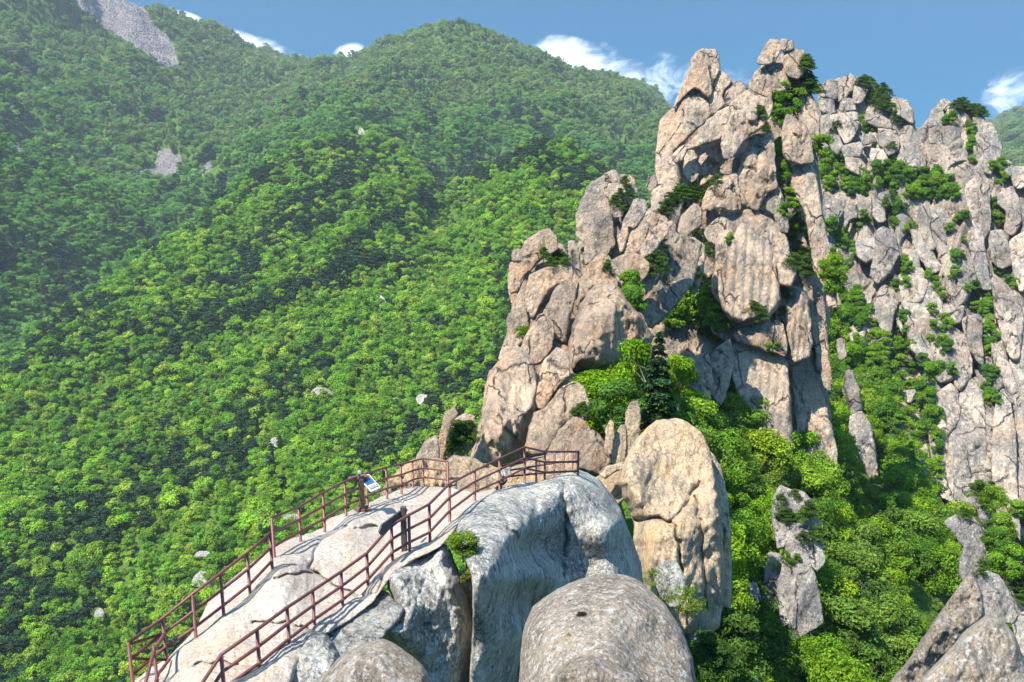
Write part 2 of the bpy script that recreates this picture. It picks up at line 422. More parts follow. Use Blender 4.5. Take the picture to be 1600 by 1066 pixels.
M_peak = rock_mat('granite_peak', (.56, .41, .285), (.29, .235, .185), (.56, .33, .175), .084, streak=.8, warmamt=.6)
M_spire = rock_mat('granite_spire', (.55, .395, .265), (.31, .235, .17), (.55, .31, .16), .055, streak=.6, warmamt=.7)
M_cliff = rock_mat('granite_cliff', (.56, .445, .33), (.25, .22, .19), (.42, .25, .14), .17, streak=.8, warmamt=.45)
M_tan = rock_mat('granite_tan', (.55, .385, .235), (.33, .255, .18), (.60, .37, .17), .034, streak=.6, warmamt=.7, speck=.6, crackamt=.25)
M_gorge = rock_mat('granite_gorge', (.42, .37, .31), (.19, .18, .165), (.34, .26, .18), .06, streak=.8, warmamt=.3)
M_walk = rock_mat('granite_walk', (.74, .62, .49), (.58, .47, .36), (.68, .50, .31), .024, streak=.0, warmamt=.6, lichen=.3, speck=.7, crackamt=.12, bump=.8)
M_lich = rock_mat('granite_lichen', (.49, .45, .375), (.22, .21, .185), (.42, .35, .25), .026, streak=.95, warmamt=.3, speck=.6, lichen=.85, crackamt=.3)
M_near = rock_mat('granite_speckled', (.31, .25, .185), (.195, .16, .12), (.34, .25, .145), .019, streak=.0, warmamt=.4, speck=.9, lichen=.5, crackamt=.1, bump=.8)

M_far = rock_mat('forest_rock', (.58, .53, .45), (.40, .37, .32), (.5, .42, .32), .35, streak=.3, crackamt=.5)
# ---- main peak -------------------------------------------------------------
pk = empty('rock_peak', P(1170, 740, 134), 'tallest jagged tan granite peak rising against the sky right of centre', 'rock peak')
rock('core', [(1040, 215), (1058, 150), (1085, 115), (1120, 125), (1150, 150), (1182, 135), (1192, 95), (1215, 85), (1248, 95), (1260, 140), (1272, 210), (1285, 330), (1300, 440),
     (1292, 560), (1305, 800), (1262, 840), (1200, 830), (1150, 800), (1110, 740), (1070, 680), (1015, 600), (1010, 500), (1015, 400), (1030, 330), (1035, 280)], 131.5, M_peak, pk, T=3.5, pr=.25, blk=1.6, cell=24, asp=4.5, s=2.2, gy=-.03, gx=.03, ribs=(9., 1.6))
def blocks(parent, tf, mat, lst, name='block'):
    for it in lst:
        pts, Z, kw = it[0], it[1], (it[2] if len(it) > 2 else {})
        kw = dict(kw); nm = kw.pop('n', name)
        if parent.name.startswith('rock_cliff'):          # seat the rib on the leaning face of the cliff
            kw.setdefault('tk', .6); q_ = np.array(tf(pts)); Z = 272-.11*(q_[:, 1].mean()-480)-8.+.22*((Z-264) if Z > 255 else (Z-250)); kw['gy'] = -.11
        rock(nm, tf(pts), Z, mat, parent, **kw)
blocks(pk, z1, M_peak, [
 ([(540,150),(580,133),(625,137),(642,170),(643,235),(620,290),(600,355),(560,320),(530,312),(500,330),(437,403),(470,330),(505,240),(520,180)], 133, dict(n='pinnacle', blk=.3)),
 ([(437,400),(530,315),(590,340),(608,430),(520,520),(440,600),(470,700),(470,750),(420,745),(365,745),(358,660),(365,560),(380,460)], 131, dict(n='pillar', blk=.35)),
 ([(648,235),(680,250),(700,280),(670,310),(655,350),(670,385),(640,410),(612,425),(600,350),(622,290)], 132.5),
 ([(700,282),(750,285),(775,305),(770,340),(740,370),(700,395),(670,385),(658,340),(670,305)], 133, dict(blk=.2)),
 ([(430,620),(450,595),(520,545),(560,490),(640,420),(690,395),(735,400),(720,440),(670,500),(650,540),(560,570),(500,590),(480,635),(450,645)], 126.5, dict(n='leaning_slab', blk=.25)),
 ([(770,320),(800,345),(860,350),(885,380),(870,440),(840,480),(790,520),(740,570),(700,620),(665,625),(655,580),(665,500),(690,440),(695,390),(730,350)], 125.5, dict(n='overhang', label='dark weathered overhanging block')),
 ([(490,590),(530,590),(550,640),(550,700),(520,735),(490,690)], 127.5, dict(blk=.2)),
 ([(560,620),(600,600),(640,620),(640,680),(610,730),(560,750),(545,700)], 128.5),
 ([(585,575),(650,540),(662,570),(660,620),(640,640),(590,610)], 128),
 ([(660,640),(720,620),(755,600),(750,650),(720,690),(680,700),(650,690)], 127.5),
 ([(790,540),(840,560),(860,620),(900,700),(900,760),(850,790),(820,860),(790,850),(760,800),(735,760),(725,700),(750,620)], 125.5, dict(n='pillar')),
 ([(765,545),(790,528),(850,515),(885,520),(890,600),(895,700),(870,650),(850,580),(800,560)], 126.2, dict(blk=.3)),
 ([(900,740),(930,800),(955,880),(950,960),(920,960),(890,880),(850,850),(825,860),(850,800)], 125),
 ([(570,860),(575,810),(600,760),(660,720),(720,695),(735,760),(740,860),(690,860),(640,850)], 124.5, dict(n='slab', blk=.7)),
 ([(400,735),(440,735),(460,770),(430,820),(390,865),(350,860),(335,820),(345,770)], 124, dict(blk=.15, n='boulder')),
 ([(325,710),(355,700),(365,745),(345,780),(320,760)], 126),
 ([(875,90),(915,95),(918,140),(895,190),(860,205),(815,200),(825,165),(850,130)], 132, dict(n='capstone', blk=.15, facets=5)),
 ([(925,92),(975,100),(982,135),(935,150),(918,130)], 132.5, dict(n='capstone', blk=.15)),
 ([(940,145),(1020,140),(1032,175),(1030,240),(1000,270),(960,260),(935,200)], 132, dict(n='capstone', blk=.5)),
 ([(860,205),(930,200),(960,260),(970,300),(930,330),(885,330),(880,420),(860,350),(800,330),(780,290),(810,240)], 132.5),
 ([(960,265),(1030,270),(1048,335),(1000,335),(970,300)], 132.4),
 ([(1000,330),(1050,330),(1080,380),(1095,470),(1100,560),(1095,640),(1070,620),(1060,560),(1030,490),(1005,430)], 131, dict(n='rib')),
 ([(950,425),(1000,460),(1040,490),(1060,560),(1065,645),(1000,650),(950,640),(930,580),(925,520),(940,470)], 127.5, dict(n='pillar')),
 ([(880,325),(1010,330),(1030,480),(940,430),(930,560),(950,660),(1010,830),(960,900),(900,740),(890,500)], 130.5, dict(n='gully_wall')),
])
blocks(pk, zi, M_peak, [
 ([(1233,268),(1248,256),(1268,256),(1276,280),(1282,320),(1288,350),(1296,392),(1305,440),(1308,480),(1296,478),(1290,450),(1272,420),(1264,370),(1258,330),(1240,300)], 125.5, dict(n='long_rib', blk=.4)),
 ([(1262,445),(1278,445),(1288,478),(1292,520),(1296,570),(1299,612),(1288,604),(1278,560),(1270,520),(1264,480)], 126, dict(n='long_rib', blk=.3)),
 ([(1215,300),(1240,320),(1262,390),(1270,470),(1262,540),(1245,470),(1232,400),(1215,350)], 128, dict(n='gully_wall')),
])
blocks(pk, z3, M_peak, [
 ([(235,150),(270,110),(340,85),(400,65),(440,80),(500,110),(540,170),(555,230),(580,290),(560,350),(520,340),(500,250),(480,180),(375,150),(290,190),(260,190)], 123.5, dict(n='cap_ledge', blk=.5)),
 ([(290,155),(330,140),(350,160),(375,112),(410,130),(440,160),(480,130),(495,200),(505,300),(518,380),(510,430),(470,465),(390,490),(330,470),(300,420),(265,360),(275,280),(280,200)], 121.8, dict(n='fluted_slab', flute=1.15, blk=0, facets=1, rough=.3, pr=.24, T=1.5, label='pale rounded slab with vertical rain flutes')),
 ([(350,520),(380,500),(460,480),(500,475),(530,490),(545,560),(540,610),(480,590),(410,570),(360,555)], 120.3, dict(n='slab', blk=.5)),
 ([(350,562),(420,575),(500,600),(540,625),(550,700),(560,800),(567,960),(560,1120),(500,1100),(450,1000),(420,900),(395,800),(360,740),(343,680)], 118.6, dict(n='fluted_slab', flute=1.05, blk=0, facets=1, rough=.25, pr=.25, T=2.0, label='tall grey slab with white streaks and vertical flutes')),
 ([(520,360),(560,345),(615,370),(630,450),(638,560),(625,610),(570,630),(550,560),(535,490),(515,450)], 123, dict(n='fluted_slab', T=1.6, flute=.9, blk=0, rough=.35, facets=2)),
 ([(570,635),(620,615),(640,680),(670,740),(700,840),(725,930),(740,1130),(690,1150),(640,1080),(590,960),(575,780),(565,700)], 124.5, dict(n='rib')),
 ([(200,45),(225,60),(228,120),(190,150),(130,210),(80,290),(85,220),(120,130)], 119, dict(blk=.2)),
 ([(140,180),(200,170),(235,200),(240,250),(225,330),(200,380),(170,350),(160,300),(90,300),(100,240)], 117, dict(blk=.2)),
 ([(90,300),(150,300),(170,350),(150,390),(110,400),(60,420),(40,440),(10,430),(30,370),(60,330)], 115, dict(blk=.3)),
 ([(20,440),(80,400),(105,440),(70,490),(35,490)], 113),
 ([(160,620),(250,600),(270,700),(250,790),(225,890),(190,800),(165,700)], 112, dict(blk=1.4)),
 ([(265,600),(330,550),(350,620),(325,720),(300,790),(262,740)], 114, dict(blk=1.2)),
 ([(240,250),(290,180),(270,360),(310,430),(340,480),(340,560),(270,520),(230,420),(225,330)], 124, dict(n='gully_wall')),
])
# ---- twin spires left of the peak -------------------------------------------
cr = empty('rock_crag', P(930, 560, 104), 'row of grey and tan granite towers between the peak and the green mountains', 'rock crag')
rock('core', z2([(545,90),(640,60),(700,150),(780,210),(880,120),(930,150),(900,300),(1000,350),(960,520),(800,700),(700,620),(600,450),(470,560),(450,420),(500,320),(480,230)]), 106, M_peak, cr, T=3, pr=.3, blk=1.3, cell=22, asp=4, gy=-.035)
blocks(cr, z2, M_peak, [
 ([(600,60),(640,45),(660,70),(665,100),(690,130),(700,180),(660,190),(620,160),(575,130),(560,100)], 105),
 ([(555,95),(580,130),(615,170),(630,250),(640,350),(630,370),(600,400),(550,415),(520,435),(515,350),(500,330),(480,310),(480,230),(500,180),(525,120)], 102, dict(n='pillar', blk=.4)),
 ([(615,100),(660,95),(685,130),(685,180),(670,230),(640,240),(620,170)], 102.5, dict(blk=.3)),
 ([(665,65),(720,75),(733,140),(690,130)], 106),
 ([(690,140),(720,150),(715,200),(700,290),(665,300),(660,240),(690,190)], 105),
 ([(630,250),(660,260),(668,300),(650,400),(640,410),(635,340)], 102.5),
 ([(720,165),(770,170),(775,200),(745,260),(720,290),(700,280),(690,340),(665,390),(658,330),(680,260),(705,200)], 101, dict(n='pillar')),
 ([(745,262),(780,232),(782,290),(760,350),(730,390),(680,390),(700,330),(720,290)], 100.5, dict(n='pillar')),
 ([(785,210),(830,235),(805,290),(780,265),(770,230)], 101),
 ([(790,300),(850,260),(885,258),(860,300),(830,350),(790,400),(750,412),(745,380)], 99.5, dict(n='slab', blk=.5)),
 ([(625,420),(690,390),(745,395),(780,430),(778,480),(735,520),(680,530),(650,500),(630,450)], 97.5, dict(blk=.5)),
 ([(790,430),(830,400),(850,440),(800,520),(770,560),(765,500)], 98.5),
 ([(450,340),(475,338),(495,400),(498,480),(475,500),(458,430)], 100, dict(n='pillar')),
])
sp = empty('rock_tower', P(820, 715, 64), 'broad tan granite buttress lit by the sun behind the railed platform', 'rock buttress')
rock('core', [(805,400),(840,370),(880,385),(910,440),(950,400),(1000,480),(1018,540),(990,560),(900,600),(905,640),(930,720),(740,725),(745,680),(770,600),(790,530),(800,480)], 72.5, M_spire, sp, T=3, pr=.3, blk=.8, cell=30, gy=-.06)
blocks(sp, z2, M_spire, [
 ([(290,320),(340,295),(370,285),(400,330),(403,370),(370,395),(330,420),(290,460),(262,480),(235,545),(218,600),(208,540),(215,450),(250,400),(262,380),(265,340)], 78, dict(n='pillar', blk=1.1)),
 ([(215,385),(240,370),(262,390),(258,425),(215,420)], 78),
 ([(205,430),(265,420),(262,480),(230,560),(212,600),(200,520)], 77.5),
 ([(400,375),(430,370),(445,400),(430,440),(370,450),(380,400)], 79),
 ([(290,480),(350,450),(450,435),(465,460),(460,500),(400,520),(350,570),(320,620),(290,690),(275,600),(270,540),(280,500)], 75.5, dict(n='slab', blk=.2)),
 ([(200,640),(270,615),(283,700),(240,735),(205,730),(195,690)], 74, dict(blk=.15)),
 ([(270,500),(282,600),(285,640),(215,640),(222,600),(245,550)], 76),
 ([(450,495),(475,520),(480,560),(465,620),(450,690),(440,760),(395,745),(390,700),(350,680),(345,640),(370,590),(400,530)], 72.5, dict(blk=.6)),
 ([(590,390),(610,400),(655,520),(600,535),(560,530),(500,590),(480,640),(490,520),(540,430)], 77, dict(n='pinnacle', blk=.5)),
 ([(560,520),(640,515),(700,590),(760,670),(798,740),(780,775),(700,800),(650,860),(580,890),(500,880),(460,900),(448,850),(450,760),(470,680),(500,600)], 72.5, dict(n='dome', T=5.5, pr=.9, blk=.12, facets=4)),
 ([(345,640),(385,700),(378,780),(340,840),(280,860),(240,900),(190,960),(130,1066),(85,1066),(100,980),(120,880),(190,830),(250,780),(290,700),(320,650)], 70, dict(n='slab', blk=.25)),
 ([(200,730),(260,740),(235,790),(150,865),(165,800)], 71.5),
 ([(400,785),(440,800),(455,850),(450,900),(410,940),(360,1010),(310,1000),(300,950),(330,880),(360,820)], 66.5, dict(blk=.3)),
])
blocks(sp, z7, M_spire, [
 ([(395,80),(440,-20),(500,-90),(560,-130),(640,-60),(660,60),(655,180),(640,230),(620,330),(605,400),(600,490),(400,495),(310,480),(340,400),(370,300),(385,180)], 65, dict(n='dome', T=4.5, pr=.8, blk=.15, facets=3, cracks=[([(470,60),(400,200),(385,330),(350,470)],3,.0)])),
 ([(385,300),(415,290),(410,340),(380,420),(370,480),(320,480),(345,400),(365,330)], 62.5, dict(n='rib', blk=.2)),
 ([(655,175),(675,60),(720,50),(752,85),(722,170),(680,195)], 63.5),
 ([(620,310),(650,220),(720,180),(790,90),(850,55),(900,80),(935,170),(930,250),(850,250),(780,310),(740,400),(720,440),(640,440),(600,420)], 61, dict(n='dome', blk=.15)),
 ([(725,410),(780,310),(850,240),(910,260),(945,310),(880,330),(850,400),(840,450),(720,450)], 58.5, dict(blk=.3, facets=4)),
 ([(850,380),(880,320),(950,308),(1000,350),(1040,410),(1045,480),(990,540),(930,520),(850,500)], 56, dict(n='boulder', blk=.6)),
])
# small rocks around the saddle
sr = 'slender upright stones on the saddle'
rock('standing_stone', z7([(1022,300),(1045,256),(1062,270),(1060,340),(1048,430),(1020,430)]), 54, M_tan, label='thin pointed standing stone, leftmost of the three on the saddle', cat='rock', blk=.2)
rock('standing_stone', z7([(1125,220),(1148,165),(1185,158),(1198,220),(1200,290),(1190,420),(1120,440),(1128,330)]), 55, M_tan, label='tallest round headed standing stone behind the big tan boulder', cat='rock', blk=.5)
rock('standing_stone', z7([(1055,470),(1070,340),(1100,282),(1122,278),(1125,360),(1120,470),(1080,490)]), 54.5, M_tan, label='slanted grey standing stone in the middle of the three', cat='rock', blk=.4)
rock('flat_stone', z7([(990,535),(1040,492),(1112,474),(1115,500),(1060,525),(1020,560)]), 49, M_tan, label='flat tan stone lying left of the big tan boulder', cat='rock', blk=0)
rock('saddle_rock', z7([(960,560),(1100,520),(1130,640),(1080,700),(980,640)]), 50, M_tan, label='low tan rock under the flat stone on the saddle', cat='rock', blk=.3)
lr = empty('rock_outcrop', P(700, 720, 58), 'small grey and pink outcrop left of the tan buttress beyond the railing', 'rock outcrop')
blocks(lr, z7, M_spire, [
 ([(30,470),(80,370),(140,335),(152,400),(150,470),(90,490)], 56, dict(blk=.2)),
 ([(150,450),(158,330),(175,260),(190,225),(232,178),(246,220),(205,300),(175,460)], 58, dict(n='pillar')),
 ([(185,320),(220,260),(290,220),(335,240),(348,330),(325,400),(230,470),(180,440)], 60),
])
# ---- far cliff --------------------------------------------------------------
cl = empty('rock_cliff', P(1430, 700, 245), 'huge ribbed granite cliff filling the right edge beyond the wooded gorge', 'cliff')
rock('core', [(1278,150),(1300,128),(1330,118),(1375,140),(1395,155),(1425,180),(1432,205),(1452,185),(1470,160),(1520,168),(1545,195),(1560,250),(1600,268),(1660,300),(1670,560),(1640,900),
     (1600,860),(1588,940),(1570,860),(1540,800),(1500,800),(1450,780),(1430,700),(1400,640),(1350,600),(1320,520),(1300,450),(1286,330)], 272, M_cliff, cl, T=7, pr=.12, blk=1.5, cell=32, asp=6., s=2.0, gy=-.11, lean=.1, ribs=(17., 6.))
ZC = 264
blocks(cl, z4, M_cliff, [(p, ZC+dz, kw) for p, dz, kw in [
 ([(133,90),(180,65),(205,70),(215,110),(200,150),(150,140),(130,120)],14,{}), ([(215,70),(260,45),(290,60),(270,110),(240,150),(215,160)],15,{}), ([(275,95),(310,85),(328,120),(310,165),(280,165)],12,dict(blk=.1)),
 ([(135,145),(190,150),(200,200),(160,210),(135,190)],12,{}), ([(230,140),(270,150),(285,190),(240,200),(215,190)],12,{}), ([(178,215),(240,205),(290,205),(298,232),(240,245),(180,238)],9,dict(n='table_block',blk=0)),
 ([(200,240),(295,240),(290,280),(260,325),(240,330),(220,290)],10,{}), ([(430,150),(470,140),(505,160),(525,200),(525,250),(490,235),(440,190)],12,{}), ([(320,210),(380,215),(430,240),(435,270),(380,265),(330,240)],11,{}),
 ([(380,270),(430,275),(465,310),(460,360),(420,380),(385,340)],8,{}), ([(230,345),(300,325),(315,350),(300,390),(240,385)],6,dict(blk=.2)), ([(240,390),(300,390),(330,430),(325,470),(280,455),(245,430)],5,dict(blk=.2)),
 ([(160,300),(215,300),(230,340),(210,380),(180,350)],8,{}), ([(350,350),(400,360),(420,410),(380,430),(345,410)],6,{}), ([(300,300),(360,300),(375,325),(320,335)],8,{}), ([(490,330),(540,340),(575,390),(570,440),(520,450),(480,400)],6,{}),
 ([(600,190),(640,180),(658,220),(655,300),(640,335),(595,330),(590,250)],8,dict(n='pillar')), ([(638,155),(665,146),(680,170),(660,195),(640,185)],9,dict(n='capstone',blk=0)), ([(680,200),(710,190),(745,230),(752,300),(745,355),(700,345),(690,270),(675,230)],8,dict(n='pillar')),
 ([(775,225),(815,220),(835,260),(830,340),(820,420),(785,420),(775,330)],6,dict(n='pillar',blk=.4)), ([(820,250),(850,245),(870,290),(878,340),(870,400),(845,460),(820,450),(815,350)],4,dict(n='pillar',blk=.2)),
 ([(580,340),(650,340),(690,360),(700,430),(700,480),(640,470),(600,440),(585,390)],4,{}), ([(690,360),(745,360),(755,430),(740,475),(705,470)],5,{}), ([(745,500),(780,475),(798,500),(795,570),(800,640),(780,675),(750,650),(738,560)],0,dict(n='pillar',blk=.3)),
 ([(800,500),(840,500),(845,600),(840,690),(815,740),(800,640)],1,dict(n='pillar')), ([(868,315),(892,340),(887,395),(870,400)],6,{}),
 ([(515,690),(550,700),(600,770),(640,850),(600,870),(540,800)],-2,dict(n='rib',blk=.4)), ([(600,600),(640,580),(670,630),(650,690),(690,780),(740,850),(770,930),(740,1000),(690,1010),(660,930),(650,860),(620,760),(590,680)],-3,dict(n='rib')),
 ([(545,600),(580,580),(600,640),(590,680),(620,760),(600,780),(560,720),(545,660)],-1,dict(n='rib')), ([(690,640),(730,700),(760,800),(790,880),(780,940),(745,860),(700,780),(670,690)],-1,dict(n='rib')),
 ([(750,660),(800,650),(820,740),(835,850),(850,940),(810,940),(780,850),(755,740)],-2,dict(n='rib')), ([(700,490),(740,480),(740,560),(750,650),(720,600),(700,550)],2,{}),
 ([(285,740),(340,715),(365,730),(370,790),(330,830),(290,800)],-6,dict(blk=.2)), ([(370,700),(400,680),(440,700),(465,780),(440,860),(380,920),(345,880),(360,800)],-7,{}), ([(390,900),(440,880),(480,940),(500,1066),(360,1066),(370,970)],-9,dict(n='rib')),
 ([(375,545),(410,530),(445,570),(440,590),(400,570)],0,dict(blk=0)), ([(350,560),(400,580),(410,650),(380,660),(350,620)],-1,{}), ([(240,620),(290,590),(330,610),(320,640),(260,650),(240,680)],-1,{}), ([(160,580),(200,550),(240,570),(230,620),(200,690),(165,700)],0,{}),
 ([(530,870),(590,880),(580,950),(550,1000),(500,990),(495,950)],-6,{}), ([(590,950),(640,960),(650,1066),(590,1066)],-6,{}), ([(485,770),(540,780),(555,850),(500,880)],-4,{}), ([(640,1000),(700,1010),(740,1010),(720,1080),(640,1080)],-5,{}),
 ([(890,410),(920,400),(945,430),(930,470),(900,440)],5,{}), ([(940,430),(1000,430),(1040,500),(960,520),(935,490)],4,{}), ([(880,540),(940,510),(965,580),(975,660),(940,715),(905,690),(915,620),(880,580)],0,{}),
 ([(850,700),(890,690),(920,740),(940,830),(900,850),(860,830),(840,760)],-3,{}), ([(925,740),(1000,700),(1060,900),(970,950),(935,830)],-3,{}), ([(855,920),(890,900),(930,905),(960,960),(980,1066),(870,1066),(860,980)],-6,dict(n='pillar')),
]], 'block')
blocks(cl, z5, M_cliff, [(p, ZC-14+dz, kw) for p, dz, kw in [
 ([(620,190),(650,150),(700,170),(740,200),(760,260),(770,350),(760,380),(720,430),(700,380),(640,400),(620,380),(600,320),(590,280)],-6,dict(n='pillar')), ([(665,250),(700,230),(740,250),(755,320),(745,400),(720,430),(700,400),(690,340),(665,320)],-10,dict(n='pillar')),
 ([(580,480),(620,440),(680,400),(710,430),(720,520),(700,580),(670,620),(675,700),(690,760),(690,890),(650,870),(620,820),(600,700),(590,600),(575,540)],-14,dict(n='pillar',blk=.4)),
 ([(720,440),(770,380),(800,420),(820,500),(825,600),(830,700),(820,800),(780,860),(760,900),(700,880),(690,760),(670,700),(670,620),(700,580)],-12,dict(n='pillar')),
 ([(730,130),(780,110),(810,120),(810,250),(815,320),(790,300),(760,260),(740,190)],-3,dict(n='rib')), ([(815,330),(870,330),(900,400),(870,430),(820,410)],-4,{}),
 ([(860,560),(880,440),(900,420),(930,490),(950,600),(955,720),(960,850),(965,950),(970,1050),(945,990),(900,870),(860,850),(855,700)],-12,dict(n='rib',blk=.4)), ([(830,520),(860,540),(855,700),(850,800),(830,760),(825,620)],-8,dict(n='rib')),
 ([(850,230),(880,240),(910,290),(930,330),(960,430),(970,490),(940,480),(900,400),(870,320)],-2,{}), ([(865,60),(900,10),(940,5),(975,70),(985,150),(975,230),(960,300),(930,290),(900,230),(880,150)],0,dict(n='pillar')),
 ([(955,700),(1000,780),(1010,850),(960,920)],-6,{}), ([(960,300),(1040,200),(1060,600),(985,520),(970,430)],3,{}), ([(365,80),(390,-10),(440,0),(460,60),(440,130),(430,190),(400,190),(370,130)],-3,{}), ([(372,200),(400,190),(430,230),(415,330),(380,300),(360,250)],-5,{}),
 ([(470,80),(495,60),(505,120),(480,190),(460,150)],-3,{}), ([(270,125),(310,120),(325,170),(315,250),(285,220)],-6,{}),
 ([(490,160),(525,150),(535,200),(500,220)],-3,{}), ([(600,60),(640,70),(630,150),(600,160)],-3,{}), ([(520,60),(580,40),(600,100),(560,150),(520,130)],-2,{}), ([(440,-60),(480,-30),(500,40),(470,60),(445,10)],0,{}),
]], 'block')
blocks(cl, zi, M_cliff, [
 ([(1478,640),(1500,600),(1530,590),(1560,640),(1572,720),(1580,800),(1575,860),(1520,860),(1490,800)], 246, dict(n='rib', blk=1.)),
 ([(1325,470),(1350,455),(1372,480),(1385,560),(1392,640),(1385,690),(1360,660),(1340,600),(1328,540)], 250, dict(n='rib', blk=1.)),
 ([(1395,620),(1420,610),(1440,660),(1452,720),(1440,760),(1410,740),(1398,690)], 240, dict(n='rib', blk=1.)),
 ([(1405,430),(1440,420),(1470,470),(1480,540),(1450,580),(1420,540)], 258, dict(n='rib', blk=1.4)),
 ([(1575,500),(1610,480),(1650,560),(1650,800),(1610,780),(1590,700)], 254, dict(n='rib', blk=1.)),
], 'block')
gr = 'grey boulders poking out of the gorge trees'
for k, (p, z, lab) in enumerate([
 ([(235,430),(245,350),(270,350),(300,430),(310,510),(270,530)], 196, 'pinkish stepped rock tower in the gorge trees'), ([(265,535),(310,515),(345,570),(365,650),(375,750),(345,800),(320,740),(258,640)], 190, 'grey leaning rock fin below the pinkish tower in the gorge'),
 ([(350,760),(375,770),(392,835),(365,810)], 186, None), ([(205,215),(235,215),(248,290),(220,300)], 205, None), ([(520,680),(560,670),(582,780),(540,810),(515,740)], 180, None),
 ([(400,490),(425,500),(425,560),(400,550)], 195, None), ([(430,520),(470,505),(490,560),(480,590),(440,560)], 194, None), ([(500,430),(535,425),(520,470),(500,475)], 200, None), ([(575,355),(610,365),(615,405),(580,400)], 205, None)]):
    rock('gorge_rock', z5(p), z, M_cliff, label=lab or 'small grey rock poking out of the gorge trees below the cliff', cat='rock', group=None if lab else gr, blk=.6)
# lower right crest with foreground boulders
ck = empty('rock_crest', P(1530, 950, 100), 'pale tan crest of rock descending behind the two speckled boulders at lower right', 'rock crest')
blocks(ck, z6, M_gorge, [
 ([(1238,340),(1290,305),(1370,315),(1428,400),(1445,520),(1520,620),(1420,690),(1345,640),(1300,560),(1322,450),(1282,385)], 104, dict(blk=.3, label='pale upper shoulder of the crest')),
 ([(1425,390),(1480,375),(1530,460),(1610,600),(1620,780),(1540,720),(1500,610),(1440,520)], 101, dict(blk=.6)),
 ([(1370,590),(1440,560),(1500,600),(1550,690),(1560,790),(1480,800),(1410,770),(1390,650)], 97, dict(blk=.2)),
 ([(1545,790),(1600,745),(1700,780),(1700,1100),(1600,1000),(1570,900)], 92, dict(blk=.3)),
 ([(1380,230),(1450,240),(1475,300),(1470,390),(1430,390),(1400,310)], 118),
])
gk = empty('gorge_pinnacle', P(1240, 1000, 79), 'whitish grey rock fin standing among the trees of the gorge at lower centre right', 'rock fin')
blocks(gk, z6, M_gorge, [
 ([(455,300),(470,210),(495,170),(540,190),(600,200),(645,270),(680,400),(692,520),(660,560),(600,480),(540,430),(480,460)], 84, dict(n='crest', blk=.8)),
 ([(540,395),(580,440),(620,500),(650,580),(682,740),(682,800),(620,835),(560,875),(505,850),(488,740),(480,620),(500,560),(510,480)], 78, dict(n='pillar', blk=.5)),
 ([(440,480),(500,490),(485,620),(485,720),(420,720),(415,600)], 80, dict(n='pillar')),
])
rock('gorge_rock', z6([(355,620),(385,612),(402,690),(372,720)]), 73, M_gorge, label='small pale stone left of the whitish rock fin in the gorge', cat='rock')
rock('gorge_rock', z6([(300,1100),(310,1050),(350,1030),(400,1040),(420,1100)]), 50, M_near, label='rounded speckled stone at the bottom edge right of the domed boulder', cat='rock')
rock('gorge_rock', z6([(265,960),(290,925),(340,925),(355,960),(320,985)]), 56, M_gorge, label='small pale stone among the dark pines at lower centre', cat='rock')
rock('gorge_rock', z6([(-10,860),(40,800),(110,790),(150,830),(120,880),(40,900)]), 44, M_gorge, label='grey stone at the foot of the big tan boulder', cat='rock')

# ---- big tan boulder --------------------------------------------------------
gb = empty('giant_boulder', P(1060, 970, 47), 'giant sunlit tan boulder on top of a tall rock column right of the platform', 'boulder')
rock('boulder', zf([(518,200),(545,110),(600,10),(680,-62),(790,-66),(870,-10),(905,60),(930,180),(955,320),(965,500),(968,700),(945,830),(880,880),(800,860),(700,780),(640,720),(600,600),(582,450),(583,372),(548,290)]),
     46.4, M_tan, gb, T=4.2, pr=.95, blk=.12, facets=5, s=1.7, gy=-.012,
     cracks=[(zf([(575,368),(660,362),(735,372),(760,400),(780,480),(785,600)]), 2.6, .5), (zf([(735,372),(790,330),(860,200)]), 2.4, .3), (zf([(850,260),(870,420),(880,600),(890,760)]), 2.4, .35)])
rock('column', zf([(890,50),(950,130),(985,270),(1000,450),(1000,600),(995,760),(955,800),(960,600),(935,400),(910,240)]), 49, M_tan, gb, T=2., blk=.4, s=1.8)
rock('white_boulder', zf([(668,600),(700,550),(740,538),(780,570),(805,640),(800,730),(740,740),(690,690)]), 40, M_lich, label='small white lichened boulder in front of the big tan column', cat='boulder', blk=0)

